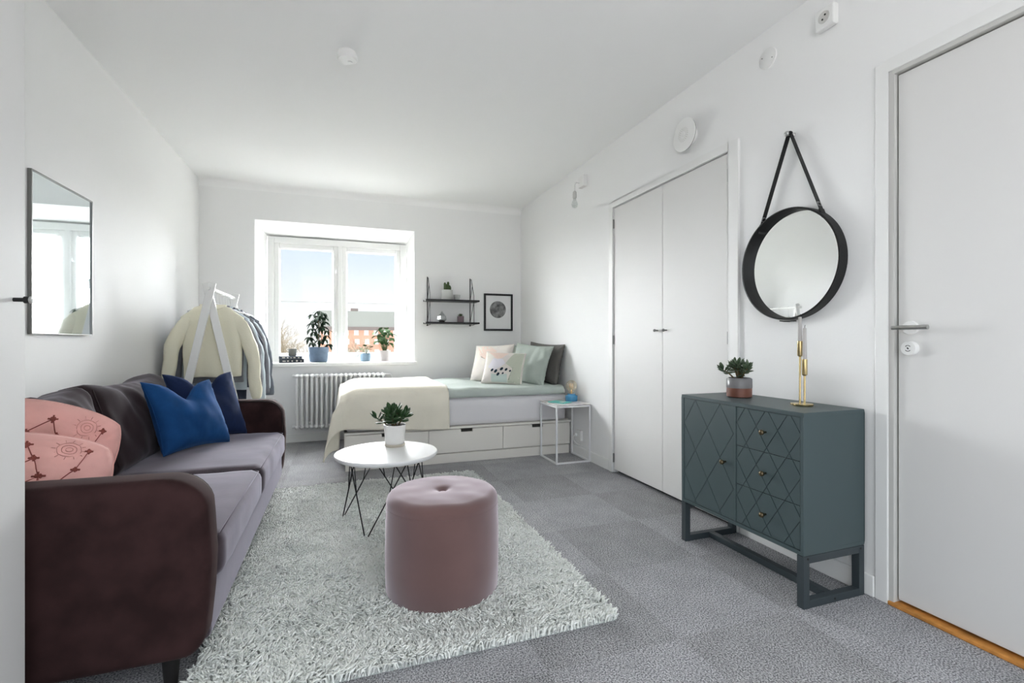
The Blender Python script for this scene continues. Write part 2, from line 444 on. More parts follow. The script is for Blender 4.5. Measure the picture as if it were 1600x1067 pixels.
# built-in closet double doors
c = struct(thing('door_2', None, None), 'white built-in closet with two flat doors')
box('gap_shadow', (XR + .04, CY0, 0.0), (XR + .05, CY1, CZ), 'dark_gap', c)
for (y0, y1, hs, ky) in ((CY0 + .004, 2.683, 0, 2.641), (2.687, CY1 - .004, 1, 2.736)):
    lf = box('leaf', (XR - .002, y0, .026), (XR + .02, y1, CZ - .006), 'door', c, .002)
    kb = MB(); kb.lathe([(.0045, 0), (.0045, -.018), (.008, -.02), (.010, -.026), (.008, -.032), (0, -.034)], 16, (XR - .002, ky, 1.105), 'X')
    kb.build('door_knob', 'hinge', lf, smooth=True)
    hyy = y1 if hs else y0
    for z in ((1.954, 1.043, .116) if hs else (1.952, 1.05, .14)):
        MB().tube([(XR - .006, hyy, z - .035), (XR - .006, hyy, z + .035)], .006, 8).build('hinge', 'hinge', lf, smooth=True, angle=40)
cs = MB()
cs.box((XR - .016, CY0 - .075, 0), (XR, CY0 - .002, CZ + .045)); cs.box((XR - .016, CY1 + .002, 0), (XR, CY1 + .055, CZ + .045)); cs.box((XR - .016, CY0 - .002, CZ), (XR, CY1 + .002, CZ + .045))
struct(cs.build('trim_3', 'trim', bevel=.003), 'white casing around the closet doors')

# tall wardrobe at the left picture edge
w = thing('wardrobe', 'tall white wardrobe with small black knob beside the sofa arm', 'wardrobe', (XL, 0, 0))
box('body', (.002, .55, 0), (-.75 - .022 - XL, 1.548, ZC - .002), 'white', w)
for (a, b) in ((.55, 1.046), (1.05, 1.557)):
    dd = box('door', (-.75 - .021 - XL, a, .04), (-.75 - XL, b, ZC - .03), 'door', w, .003)
    ky = 1.51 if b > 1.5 else .60
    MB().lathe([(.005, 0), (.005, .020), (.0085, .021), (.0085, .032)], 16, (-.75 - XL, ky, 1.132), 'X').build('door_knob', 'black', dd, smooth=True, angle=40)
    MB().lathe([(.0086, .0315), (.0086, .036), (0, .037)], 16, (-.75 - XL, ky, 1.132), 'X').build('knob_cap', 'steel', dd, smooth=True, angle=40)

# ------------------------------------------------------------------ soft shapes
def soft_box(mb, a, b, r, n=(14, 14, 6), puff=(0, 0, 0), wr=0.0, ws=6.0, seed=0.0):
    """rounded, slightly swollen box from corner a to corner b"""
    a = Vector(a); b = Vector(b); c = (a + b) / 2; h = (b - a) / 2
    idx = {}; verts = []; faces = []
    def vid(i, j, k):
        key = (i, j, k)
        if key in idx: return idx[key]
        u = Vector((2 * i / n[0] - 1, 2 * j / n[1] - 1, 2 * k / n[2] - 1))
        p = Vector((u.x * h.x, u.y * h.y, u.z * h.z))
        q = Vector([max(-(h[t] - r), min(h[t] - r, p[t])) for t in range(3)])
        dlt = p - q
        if dlt.length > 1e-9: p = q + dlt.normalized() * r
        for t in range(3):
            o1, o2 = (t + 1) % 3, (t + 2) % 3
            p[t] += u[t] * puff[t] * (1 - u[o1] ** 2) * (1 - u[o2] ** 2)
        if wr:
            nn = Vector((p.x / h.x, p.y / h.y, p.z / h.z)); nn.normalize()
            p += nn * wr * (noise.noise(Vector((p.x * ws + seed, p.y * ws, p.z * ws))) + .5 * noise.noise(Vector((p.x * ws * 2.3, p.y * ws * 2.3 + seed, p.z * ws * 2.3))))
        idx[key] = len(verts); verts.append(p + c); return idx[key]
    for ax in range(3):
        o1, o2 = (ax + 1) % 3, (ax + 2) % 3
        for side in (0, n[ax]):
            for i in range(n[o1]):
                for j in range(n[o2]):
                    q = []
                    for (di, dj) in ((0, 0), (1, 0), (1, 1), (0, 1)):
                        ijk = [0, 0, 0]; ijk[ax] = side; ijk[o1] = i + di; ijk[o2] = j + dj; q.append(vid(*ijk))
                    faces.append(tuple(q if side else q[::-1]))
    mb.add(verts, faces); return mb

class Pillow:
    """cushion in its own frame: x width, z height (0 = bottom), y thickness, front towards -y"""
    def __init__(s, w, h, t, pinch=.1, chop=0.0, wr=.006, seed=0.0, sag=0.0, quilt=0.0, skew=0.0, rnd=0.0):
        s.__dict__.update(w=w, h=h, t=t, pinch=pinch, chop=chop, wr=wr, seed=seed, sag=sag, quilt=quilt, skew=skew, rnd=rnd)
    def f(s, u, v, side, off=0.0):
        x = .5 * s.w * u * (1 - s.pinch * (1 - v * v)); z = .5 * s.h * v * (1 - s.pinch * (1 - u * u))
        if s.rnd:
            q = 1 - s.rnd * .55 * (u * v) ** 2; x *= q; z *= q
        k = max(0.0, (1 - u * u) * (1 - v * v))
        y = side * (.5 * s.t * k ** .42)
        if s.chop:
            g = math.exp(-(u / .38) ** 2) * max(0.0, (v + .15) / 1.15) ** 1.6
            z -= s.chop * g; y *= 1 - .35 * g
        if s.sag: y *= 1 + s.sag * (-v)
        wv = s.wr * k ** .3 * (noise.noise(Vector((x * 9 + s.seed, z * 9, side * .7))) + .6 * noise.noise(Vector((x * 21 + s.seed, z * 14 + x * 9, side))))
        # creases running out of the corners
        cr = s.wr * .8 * k ** .25 * math.sin(26 * (abs(u) - abs(v)) + 3 * noise.noise(Vector((u * 2 + s.seed, v * 2, 0)))) * (abs(u) * abs(v))
        if s.quilt: wv += s.quilt * math.cos(u * 13 + v * 9) * math.cos(v * 13 - u * 9) * k ** .3
        y += side * (wv + cr + off)
        x += s.skew * v
        return Vector((x, y, z + .5 * s.h))
    def mesh(s, n=26):
        mb = MB(); v = []; f = []
        def U(i):
            t = 2 * i / n - 1
            return math.sin(t * PI / 2) * .75 + t * .25
        for side in (-1, 1):
            o = len(v)
            for i in range(n + 1):
                for j in range(n + 1): v.append(s.f(U(i), U(j), side))
            for i in range(n):
                for j in range(n):
                    q = (o + i * (n + 1) + j, o + (i + 1) * (n + 1) + j, o + (i + 1) * (n + 1) + j + 1, o + i * (n + 1) + j + 1)
                    f.append(q if side < 0 else q[::-1])
        return mb.add(v, f)
    def edge(s, mb, r=.003, n=24):
        P = []
        for (a, b) in (((-1, -1), (1, -1)), ((1, -1), (1, 1)), ((1, 1), (-1, 1)), ((-1, 1), (-1, -1))):
            for k in range(n):
                t = k / n; P.append(s.f(a[0] + (b[0] - a[0]) * t, a[1] + (b[1] - a[1]) * t, -1))
        P.append(P[0]); mb.tube(P, r, 5, False); return mb
    def line(s, mb, pts, r=.0015, side=-1, off=.001):
        P = []
        for (a, b) in zip(pts[:-1], pts[1:]):
            for k in range(5):
                t = k / 5; P.append(s.f(a[0] + (b[0] - a[0]) * t, a[1] + (b[1] - a[1]) * t, side, off))
        P.append(s.f(pts[-1][0], pts[-1][1], side, off)); mb.tube(P, r, 4); return mb
    def patch(s, mb, cu, cv, ru, rv, rot=0.0, side=-1, off=.0015, poly=None, seg=18, rings=4):
        v = [s.f(cu, cv, side, off)]; f = []
        for k in range(1, rings + 1):
            for i in range(seg):
                a = 2 * PI * i / seg
                if poly:
                    q = poly[i * len(poly) // seg]; t = (i * len(poly) / seg) % 1; q2 = poly[(i * len(poly) // seg + 1) % len(poly)]
                    x = q[0] + (q2[0] - q[0]) * t; y = q[1] + (q2[1] - q[1]) * t
                    uu, vv = cu + (x - cu) * k / rings, cv + (y - cv) * k / rings
                else:
                    x, y = ru * math.cos(a) * k / rings, rv * math.sin(a) * k / rings
                    uu, vv = cu + x * math.cos(rot) - y * math.sin(rot), cv + x * math.sin(rot) + y * math.cos(rot)
                v.append(s.f(max(-.99, min(.99, uu)), max(-.99, min(.99, vv)), side, off))
        for i in range(seg): f.append((0, 1 + i, 1 + (i + 1) % seg))
        for k in range(rings - 1):
            for i in range(seg):
                a, b = 1 + k * seg + i, 1 + k * seg + (i + 1) % seg
                f.append((a, a + seg, b + seg, b))
        mb.add(v, f); return mb

def lean(o, loc, yaw, tilt, roll=0.0):
    o.matrix_world = Matrix.Translation(loc) @ Matrix.Rotation(yaw, 4, 'Z') @ Matrix.Rotation(tilt, 4, 'X') @ Matrix.Rotation(roll, 4, 'Y')
    return o

# ------------------------------------------------------------------ sofa
SX0, SX1, SY0, SY1 = -1.255, -.362, 1.62, 3.79
sofa = thing('sofa', 'dark brown velvet sofa with rounded arms along the white wall', 'sofa', (0, 0, 0))
def arm_outline():
    P = [(SX0, .10), (SX1 - .085, .10)]
    c0 = (SX1 - .075, .17)
    for k in range(1, 7):
        t = -PI / 2 + (PI / 2 - .2) * k / 6; P.append((c0[0] + .06 * math.cos(t), c0[1] + .07 * math.sin(t)))
    P += [(SX1 - .005, .27), (SX1, .38), (SX1 - .006, .49)]
    c1 = (SX1 - .125, .515)
    for k in range(1, 9):
        t = .05 + (PI / 2 - .05) * k / 8; P.append((c1[0] + .118 * math.cos(t), c1[1] + .115 * math.sin(t)))
    P += [(SX1 - .4, .634), (SX0 + .05, .64), (SX0, .60)]
    return P
def inset(P, d):
    n = len(P); out = []
    for i in range(n):
        a = Vector(P[i - 1]); b = Vector(P[i]); c_ = Vector(P[(i + 1) % n])
        e1 = (b - a).normalized(); e2 = (c_ - b).normalized()
        nrm = Vector((-(e1.y + e2.y), e1.x + e2.x))
        nrm = nrm.normalized() if nrm.length > 1e-6 else Vector((-e1.y, e1.x))
        out.append((b.x + nrm.x * d, b.y + nrm.y * d))
    return out
OUT = arm_outline()
def arm(y0, y1):
    mb = MB(); r = .042; th = y1 - y0; n = len(OUT)
    loops = []
    for k in range(6):
        t = PI / 2 * k / 5; loops.append((r * (1 - math.sin(t)), y0 + r * (1 - math.cos(t))))
    for k in range(5, -1, -1):
        t = PI / 2 * k / 5; loops.append((r * (1 - math.sin(t)), y1 - r * (1 - math.cos(t))))
    v = []; f = []
    for (ins, y) in loops: v += [(p[0], y, p[1]) for p in inset(OUT, ins)]
    for i in range(len(loops) - 1):
        for k in range(n):
            k2 = (k + 1) % n; f.append((i * n + k, i * n + k2, (i + 1) * n + k2, (i + 1) * n + k))
    f.append(tuple(range(n))); f.append(tuple((len(loops) - 1) * n + k for k in range(n)))
    mb.add(v, f)
    o = mb.build('armrest', 'velvet_arm', sofa, smooth=True, angle=50)
    for yy in ((y1 - r * .3,) if y0 < 2 else (y0 + r * .3,)):
        ou = inset(OUT, .010)
        MB().tube([(p[0], yy, p[1]) for p in ou], .0045, 6).build('piping', 'piping', o, smooth=True)
arm(SY0, SY0 + .15); arm(SY1 - .15, SY1)
box('base', (SX0, SY0 + .10, .10), (SX1 - .02, SY1 - .10, .30), 'velvet', sofa, .02, 3)
soft_box(MB(), (SX0, SY0 + .08, .28), (SX0 + .08, SY1 - .08, .64), .035).build('backrest', 'velvet_arm', sofa, smooth=True)
SPL = 2.62
for i, (a, b) in enumerate(((SY0 + .145, SPL), (SPL, SY1 - .145))):
    sc = soft_box(MB(), (SX0 + .12, a + .002, .255), (SX1 + .004, b - .002, .415), .045, (18, 24, 8), (.004, .0, .018), .006, 5, i * 7).build('seat_cushion', 'velvet', sofa, smooth=True)
    pp = MB()
    xa, xb, ya, yb = SX0 + .2, SX1 - .010, a + .012, b - .012
    pp.tube([(xa, ya, .405), (xb - .02, ya, .407), (xb, ya + .02, .404), (xb, (a + b) / 2, .406), (xb, yb - .02, .404), (xb - .02, yb, .407), (xa, yb, .405)], .003, 6)
    pp.build('seam', 'velvet', sc, smooth=True)
# loose back cushions
def back_cushion(y0, y1, seed, h, tilt, roll=0.0, x=-1.0, th=.20):
    w_ = y1 - y0
    mb = soft_box(MB(), (-w_ / 2, -th / 2, 0), (w_ / 2, th / 2, h), .045, (40, 10, 22), (.015, .035, .012))
    out = []
    for (px_, py_, pz_) in mb.v:
        u, v = 2 * px_ / w_, 2 * pz_ / h - 1
        ear = max(0, u * u * v * v - .35) * (1 if v > 0 else .4)
        k = .5 + .5 * max(-1, min(1, v * 1.2))
        wv = .016 * nz(px_ * 5 + seed, pz_ * 7, py_ * 3) + k * .011 * math.sin(38 * px_ + 22 * pz_ + 4 * nz(px_ * 4, pz_ * 4, seed)) * (.4 + nz(px_ * 3 + seed, pz_ * 3, 2)) + .006 * nz(px_ * 16, pz_ * 12 + px_ * 10, seed)
        top = .020 * nz(px_ * 4, seed, 3) * max(0, v) - .02 * max(0, v) * (1 - u * u) * .5
        out.append((px_ * (1 + .05 * ear), py_ * (1 - .45 * ear) - (wv if py_ < 0 else -wv * .5), pz_ + .035 * ear * (1 if v > 0 else -1) + top))
    mb.v = out
    o = mb.build('back_cushion', 'velvet_back', sofa, smooth=True)
    hz_ = h - .012
    MB().tube([(-w_ / 2 + .012, -th / 2 + .012, .03), (-w_ / 2 + .006, -th / 2 + .008, h * .5), (-w_ / 2 + .004, -th / 2 + .02, hz_)], .003, 6).build('seam', 'piping', o, smooth=True)
    lean(o, (x, (y0 + y1) / 2, .41), PI / 2, -tilt, roll)
    return o
back_cushion(2.63, 3.50, 3.3, .41, .24, x=-1.02)
back_cushion(2.24, 2.61, 8.1, .40, .24, .02, x=-1.035)
for (x, y) in ((SX1 - .115, SY0 + .075), (SX1 - .085, SY1 - .09), (SX0 + .08, SY0 + .09), (SX0 + .08, SY1 - .09)):
    MB().lathe([(.017, 0), (.026, .112)], 16, (x, y, 0)).build('leg', 'leg_black', sofa, smooth=True, angle=40)

# cushions on the sofa
def cushion(name, p, m, label, loc, yaw, tilt, roll=0.0, seam=True, n=28):
    o = p.mesh(n).build(name, m, None, smooth=True); tag(o, label, 'cushion')
    if seam: p.edge(MB(), .0025).build('seam', m, o, smooth=True)
    lean(o, loc, yaw, tilt, roll); return o
cushion('throw_cushion', Pillow(.47, .40, .17, .10, .10, .009, 4.0, .25), 'blue', 'bright blue velvet cushion with a dent in its top on the sofa', (-.735, 3.085, .438), 1.12, -.38, .05)
cushion('throw_cushion', Pillow(.47, .43, .17, .10, .12, .009, 9.0, .25), 'navy', 'dark navy velvet cushion leaning between sofa arm and blue cushion', (-.725, 3.415, .428), .95, -.36, .03)

def star(p, mb, u, v, r):
    for k in range(4):
        a = PI * k / 4 + .2; rr = r if k % 2 == 0 else r * .62
        p.line(mb, [(u - rr * math.cos(a), v - rr * math.sin(a)), (u + rr * math.cos(a), v + rr * math.sin(a))], .0030)
def embroider(p, o, flip=1):
    mb = MB()
    st = [(-.30, .42, .05), (-.25, .0, .08), (.08, -.32, .09), (.42, -.12, .07), (.12, .46, .06), (-.62, .2, .06), (.62, .3, .05), (-.1, -.62, .06), (-.62, -.45, .07), (.55, -.6, .06), (.28, .12, .08), (-.05, .72, .07), (.7, .72, .06), (.78, -.1, .05)]
    for (u, v, r) in st: star(p, mb, u, v, r)
    for ln in ([(-.30, .42), (-.27, .28), (-.25, .0), (-.3, -.16)], [(-.25, 0), (-.1, .16), (-.02, .28), (.12, .46)], [(.08, -.32), (.16, -.02), (.3, -.18), (.42, -.12), (.62, .3)], [(-.62, .2), (-.62, -.45), (-.1, -.62), (.08, -.32)], [(.42, -.12), (.55, -.6)], [(.12, .46), (.28, .12), (.16, -.02)], [(-.30, .42), (-.05, .72), (.12, .46)], [(.62, .3), (.7, .72)]):
        p.line(mb, ln, .0016)
    for (u, v) in ((-.27, .28), (-.3, -.16), (-.1, .16), (-.02, .28), (.16, -.02), (.3, -.18)): p.patch(mb, u, v, .022, .026, off=.002, seg=8, rings=1)
    mb.build('embroidery', 'thread', o)
    for (u, v, r) in ((-.68, .62, .16), (-.55, -.72, .18), (.45, .7, .15)):
        mb = MB()
        for q in (1, .62, .3): p.line(mb, [(u + r * q * math.cos(t), v + r * q * math.sin(t)) for t in [2 * PI * k / 14 for k in range(15)]], .0011)
        for k in range(12):
            t = 2 * PI * k / 12; p.line(mb, [(u + r * 1.1 * math.cos(t), v + r * 1.1 * math.sin(t)), (u + r * 1.45 * math.cos(t), v + r * 1.45 * math.sin(t))], .0011)
        mb.build('stitched_moon', 'thread_pale', o)
    p.line(MB(), [(-.95, .3), (-.45, -.35), (-.2, -.8)], .0016).build('seam_line', 'thread', o)
p = Pillow(.43, .31, .20, .0, 0, .014, 2.0, .25, .006, rnd=.32)
o = cushion('quilted_cushion', p, 'pinkq', 'pink quilted cushion with brown star embroidery, in front by the sofa arm', (-.95, 1.86, .445), .12, -.34, .20); embroider(p, o)
p = Pillow(.40, .38, .14, .0, 0, .014, 6.0, .25, .006, rnd=.30)
o = cushion('quilted_cushion', p, 'pinkq', 'pink quilted cushion standing behind the other pink one', (-1.035, 2.085, .448), .16, -.12, .34); embroider(p, o)

# ------------------------------------------------------------------ rug
RX0, RX1, RY0, RY1 = -.43, .965, 1.53, 3.615
rug = thing('shag_rug', 'pale grey-white shag rug on the carpet under the round table', 'rug', ((RX0 + RX1) / 2, (RY0 + RY1) / 2, 0))
hw, hd_ = (RX1 - RX0) / 2, (RY1 - RY0) / 2
box('backing', (-hw + .01, -hd_ + .01, .0005), (hw - .01, hd_ - .01, .012), 'rug_base', rug)
import numpy as np
rng = np.random.default_rng(5)
sp = .0074
gx, gy = np.meshgrid(np.arange(-hw + .006, hw - .004, sp), np.arange(-hd_ + .006, hd_ - .004, sp))
gx = gx.ravel() + rng.normal(0, sp * .45, gx.size); gy = gy.ravel() + rng.normal(0, sp * .45, gy.size)
N = gx.size
fld = np.array([(noise.noise(Vector((x * 5, y * 5, 0))), noise.noise(Vector((x * 5, y * 5, 9))), noise.noise(Vector((x * 26, y * 26, 3))), noise.noise(Vector((x * 1.6, y * 1.6, 5)))) for x, y in zip(gx, gy)])
ang = fld[:, 0] * 5 + rng.normal(0, 1.3, N)
ln_ = .011 + .009 * np.clip(fld[:, 1] + .3, 0, 1) + rng.uniform(0, .006, N)
H = .012 + .020 * (fld[:, 2] * .5 + .5) + .005 * fld[:, 1] + rng.uniform(-.004, .006, N)
ca, sa_ = np.cos(ang), np.sin(ang)
wd = rng.uniform(.0032, .0054, N)
V = np.zeros((N, 9, 3))
for k in range(3):
    t = 2 * PI * k / 3 + ang
    V[:, k] = np.stack([gx + wd * np.cos(t), gy + wd * np.sin(t), np.full(N, .008)], 1)
    V[:, 3 + k] = np.stack([gx + ca * ln_ * .35 + wd * 1.05 * np.cos(t + .5), gy + sa_ * ln_ * .35 + wd * 1.05 * np.sin(t + .5), .010 + H * .75 + wd * .35 * np.sin(t * 1.0)], 1)
    V[:, 6 + k] = np.stack([gx + ca * ln_ + wd * .45 * np.cos(t + 1), gy + sa_ * ln_ + wd * .45 * np.sin(t + 1), .009 + H], 1)
F = []
for lv in (0, 3):
    for k in range(3):
        k2 = (k + 1) % 3; F.append((lv + k, lv + k2, lv + 3 + k2, lv + 3 + k))
F = np.array(F); tri = np.array([[6, 7, 8]])
base = (np.arange(N) * 9)[:, None, None]
Q = (F[None] + base).reshape(-1, 4); Tt = (tri[None] + base).reshape(-1, 3)
me = bpy.data.meshes.new('pile'); me.vertices.add(N * 9); me.vertices.foreach_set('co', V.reshape(-1).astype(np.float32))
nl = Q.size + Tt.size; me.loops.add(nl); me.loops.foreach_set('vertex_index', np.concatenate([Q.ravel(), Tt.ravel()]).astype(np.int32))
me.polygons.add(len(Q) + len(Tt))
ls = np.concatenate([np.arange(len(Q)) * 4, Q.size + np.arange(len(Tt)) * 3]).astype(np.int32)
me.polygons.foreach_set('loop_start', ls)
me.update(calc_edges=True); me.validate()
att = me.attributes.new('tuft', 'FLOAT', 'POINT')
tv = np.clip(.5 + .35 * fld[:, 3] + rng.normal(0, .2, N), 0, 1)
att.data.foreach_set('value', np.repeat(tv, 9).astype(np.float32))
me.materials.append(M['rug'])
o = bpy.data.objects.new('pile', me); COL.objects.link(o); o.parent = rug; o['kind'] = 'stuff'

# ------------------------------------------------------------------ ottoman
ot = thing('ottoman', 'round dusty pink velvet ottoman with a buttoned top on the rug', 'ottoman', (.400, 1.975, .018))
mb = MB(); r0 = .232
pr = [(0, 0), (r0 - .016, 0), (r0 - .007, .004), (r0 - .003, .014), (r0, .12), (r0 - .001, .25), (r0 - .004, .34)]
for k in range(9):
    t = PI / 2 * k / 8; pr.append((r0 - .042 + .038 * math.cos(t), .362 + .038 * math.sin(t)))
for k in range(1, 13):
    rr = (r0 - .042) * (1 - (k / 12) ** .8); pr.append((rr, .40 + .006 * (1 - (rr / r0) ** 2) - .020 * math.exp(-(rr / .020) ** 2) - .006 * math.exp(-(rr / .05) ** 2)))
mb.lathe(pr, 64)
mb.v = [(x * (1 + .008 * nz(x * 6, y * 6, z * 5)), y * (1 + .008 * nz(x * 6 + 5, y * 6, z * 5)), z + (.004 * nz(x * 12, y * 12) if z > .36 else 0)) for (x, y, z) in mb.v]
mb.build('body', 'ottoman', ot, smooth=True)
MB().lathe([(r0 - .005, .3485), (r0 - .0025, .350), (r0 - .005, .3515)], 64, cap=False).build('seam', 'ottoman', ot, smooth=True)
MB().lathe([(0, -.005), (.014, -.002), (.016, .003), (.011, .007), (0, .009)], 20, (0, 0, .381)).build('button', 'ottoman', ot, smooth=True)

# ------------------------------------------------------------------ coffee table
ct = thing('coffee_table', 'round white coffee table on black bent wire legs', 'table', (.247, 2.80, .02))
TZ = .388
MB().lathe([(0, TZ - .027), (.262, TZ - .027), (.278, TZ - .020), (.283, TZ - .010), (.282, TZ - .003), (.279, TZ), (0, TZ)], 72).build('tabletop', 'tabletop', ct, smooth=True, angle=30)
rg = MB().tube([(.2 * math.cos(2 * PI * k / 32), .2 * math.sin(2 * PI * k / 32), TZ - .031) for k in range(33)], .004, 6).build('ring', 'wire', ct, smooth=True)
for q in range(4):
    th = math.radians(-118 + 90 * q); mb = MB()
    def pt(r, a, z): return Vector((r * math.cos(th + a), r * math.sin(th + a), z))
    top = TZ - .031; fr = .262
    fa, fb = pt(fr, -.028, .004), pt(fr, .028, .004)
    ta, tb = pt(.2, -.96, top), pt(.2, .96, top)
    mb.tube([ta, fa, fb, tb], .0035, 6)
    for (t_, f_, s) in ((ta, fa, -1), (tb, fb, 1)):
        mb.tube([t_.lerp(f_, .47), pt(.2, s * .61, top)], .003, 6)
    mb.build('leg', 'wire', ct, smooth=True)

# ------------------------------------------------------------------ bed
bed = thing('daybed', 'white storage bed with three cut-out-handle drawers under the shelf', 'bed', (0, 0, 0))
BX0, BX1, BY0, BY1 = .03, 2.008, 4.0, 5.17
box('body', (BX0, BY0 + .02, .085), (BX1, BY1, .288), 'bed_lacquer', bed)
box('plinth', (BX0 + .012, BY0 + .03, 0), (BX1 - .03, BY1 - .02, .085), 'bed_lacquer', bed)
box('plinth_board', (BX0 + .006, BY0 + .012, 0), (BX1 - .012, BY0 + .03, .080), 'bed_lacquer', bed, .002)
box('top_board', (BX0 - .003, BY0 - .003, .289), (BX1, BY1, .306), 'bed_lacquer', bed, .003)
dw = (BX1 - BX0 - .016) / 3
for i in range(3):
    a = BX0 + .008 + dw * i + .002; b = a + dw - .004; cx = (a + b) / 2
    z0, z1 = .090, .284
    dr = MB().prism([(a, z0), (b, z0), (b, z1), (cx + .052, z1), (cx + .050, z1 - .026), (cx - .050, z1 - .026), (cx - .052, z1), (a, z1)], BY0, BY0 + .018, 'Y').build('drawer', 'bed_lacquer', bed, bevel=.0012, bseg=1)
    box('notch_shade', (cx - .06, BY0 + .0185, z1 - .035), (cx + .06, BY0 + .0198, z1 + .004), 'cut', dr)  # dark plate, painted shade inside the handle notch
soft_box(MB(), (BX0 + .012, BY0 + .028, .306), (BX1 - .035, BY1 - .005, .545), .02, (40, 24, 6), (.0, .004, .0), .002, 4).build('mattress', 'bed_side', bed, smooth=True)
soft_box(MB(), (BX0 + .02, BY0 + .035, .535), (BX1 - .03, BY1 - .01, .600), .028, (40, 24, 4)).build('topper', 'sheet', bed, smooth=True)

# duvet: cloth from the front hem up and over to the wall
def cloth(name, m, pts, nu, nv, thick, label, cat):
    v = [pts(i / nu, j / nv) for i in range(nu + 1) for j in range(nv + 1)]
    f = [(i * (nv + 1) + j, (i + 1) * (nv + 1) + j, (i + 1) * (nv + 1) + j + 1, i * (nv + 1) + j + 1) for i in range(nu) for j in range(nv)]
    mb = MB(); mb.add(v, f)
    o = mb.build(name, m, None, smooth=True, solid=thick)
    return tag(o, label, cat)
DX0, DX1 = .14, 1.945
def duvet_pt(a, b):
    x = DX0 + (DX1 - DX0) * a
    s = b * 1.30          # arc length from the front hem
    r = .045; hem = .548; top = .618
    yf = BY0 + .012
    if s < .03: y, z = yf + .0, hem + s
    elif s < .03 + r * PI / 2:
        t = (s - .03) / r; y, z = yf + r * (1 - math.cos(t)), hem + .03 + r * math.sin(t)
    else: y, z = yf + r + (s - .03 - r * PI / 2), hem + .03 + r
    y = min(y, BY1 - .012)
    k = min(1, max(0, (s - .02) / .12))
    fold = .016 * nz(x * 3.1 + y * 2.0, y * 4.2, 1) + .011 * nz(x * 7, y * 8 - x * 3, 4) + .005 * math.sin(24 * y + 9 * x + 5 * nz(x * 2, y * 2, 7)) * max(0, nz(x * 2, y * 2, 3))
    z += k * max(-.010, fold + .004) + .004 * nz(x * 5, 0, 2)
    y -= (1 - k) * .010 * nz(x * 6, 3, 2)
    if a < .012: z -= .006
    return (x, y, max(z, .549 if s < .05 else .614))
cloth('duvet', 'duvet', duvet_pt, 110, 70, .012, 'sage green cotton duvet spread over the bed', 'duvet')

# cream blanket draped over the foot of the bed
BLX1 = .86
def blanket_pt(a, b):
    # flat blanket coordinates: p along bed length, q along its width
    P_ = -.43 + (BLX1 - BX0 + .43) * a          # <0 hangs over the foot end
    Q_ = -.29 + (BY1 - .02 - BY0 + .29) * b     # <0 hangs over the front
    Q_ += .02 * math.sin(a * 5)
    top = .652; r = .05
    ov, of = max(0, -P_), max(0, -Q_)
    x0, y0 = BX0 - .012, BY0 - .012
    out = .0
    if ov <= 0 and of <= 0:
        x, y, z = BX0 + P_, BY0 + Q_, top
        ex = min(P_, .12) / .12; ey = min(Q_, .10) / .10
        z -= .045 * (1 - ex) ** 2 + .045 * (1 - ey) ** 2
    elif of > 0 and ov <= 0:
        ex = min(P_, .12) / .12
        z = top - .045 - of - .045 * (1 - ex) ** 2 * max(0, 1 - of * 4)
        x = BX0 + P_; w_ = (.010 * math.sin(P_ * 13 + 1.2) + .008 * nz(P_ * 7, of * 5, 3)) * min(1, of / .15)
        y = y0 - .008 * min(1, of / .05) + w_ - .016 * min(1, of / .1)
    elif ov > 0 and of <= 0:
        ey = min(Q_, .10) / .10
        z = top - .045 - ov - .045 * (1 - ey) ** 2 * max(0, 1 - ov * 4)
        y = BY0 + Q_; w_ = .018 * math.sin(Q_ * 9 + .5) * min(1, ov / .2)
        x = x0 - .010 * min(1, ov / .05) - .018 - .06 * ov + w_
    else:
        # corner: cloth fans out round the bed corner and falls
        R_ = math.hypot(ov, of); ph = math.atan2(of, ov)
        fan = .05 + .30 * R_ * math.sin(2 * ph) ** 2
        dx, dy = math.cos(ph), math.sin(ph)
        drop = R_ * (1 - .05 * math.sin(2 * ph))
        x = x0 - .028 * dx - fan * dx * min(1, R_ / .12) * .8
        y = y0 - .028 * dy - fan * dy * min(1, R_ / .12) * .6
        z = top - .09 - drop + .045 * min(1, R_ * 4)
    z += .005 * nz(x * 5, y * 5, 2) + .003 * nz(x * 11, y * 11, 6)
    if ov <= 0 and of <= 0: z += .006 * nz(x * 3, y * 3, 1)
    return (x, y, max(z, .012))
cloth('blanket', 'cream', blanket_pt, 90, 90, .010, 'cream woollen blanket hanging over the foot of the bed', 'blanket')

# pillows on the bed (all lean against the right wall or each other)
def bpillow(p, m, label, loc, yaw, tilt, roll=0.0, cat='pillow', name='bed_pillow'):
    o = p.mesh(26).build(name, m, None, smooth=True); tag(o, label, cat)
    p.edge(MB(), .0025).build('seam', m, o, smooth=True)
    lean(o, loc, yaw, tilt, roll); return o
YW = -PI / 2 + .0
bpillow(Pillow(.54, .40, .13, .08, 0, .020, 1.0, .2), 'grey_pillow', 'dark grey linen pillow against the wall at the head of the bed', (1.865, 4.40, .622), -1.30, -.20, .05)
bpillow(Pillow(.52, .38, .15, .07, 0, .012, 12.0, .2), 'pale_pillow', 'pale sage pillow at the back, mostly hidden behind the patterned ones', (1.80, 4.90, .622), -1.45, -.30)
bpillow(Pillow(.46, .40, .13, .08, 0, .024, 5.0, .2), 'sage', 'sage green pillow between the grey and the patterned pillows', (1.675, 4.33, .622), -1.05, -.32, .08)
pl = Pillow(.46, .40, .12, .06, 0, .010, 7.0, .2)
o = bpillow(pl, 'print_pillow', 'cream and blush patterned pillow behind the pebble-print one', (1.415, 4.655, .622), -.85, -.38, -.04)
mb = MB(); pl.patch(mb, 0, 0, 0, 0, poly=[(-.85, .9), (-.2, .95), (.3, .6), (-.1, .2), (-.6, .3)]); mb.build('print', 'print_pink', o, smooth=True)
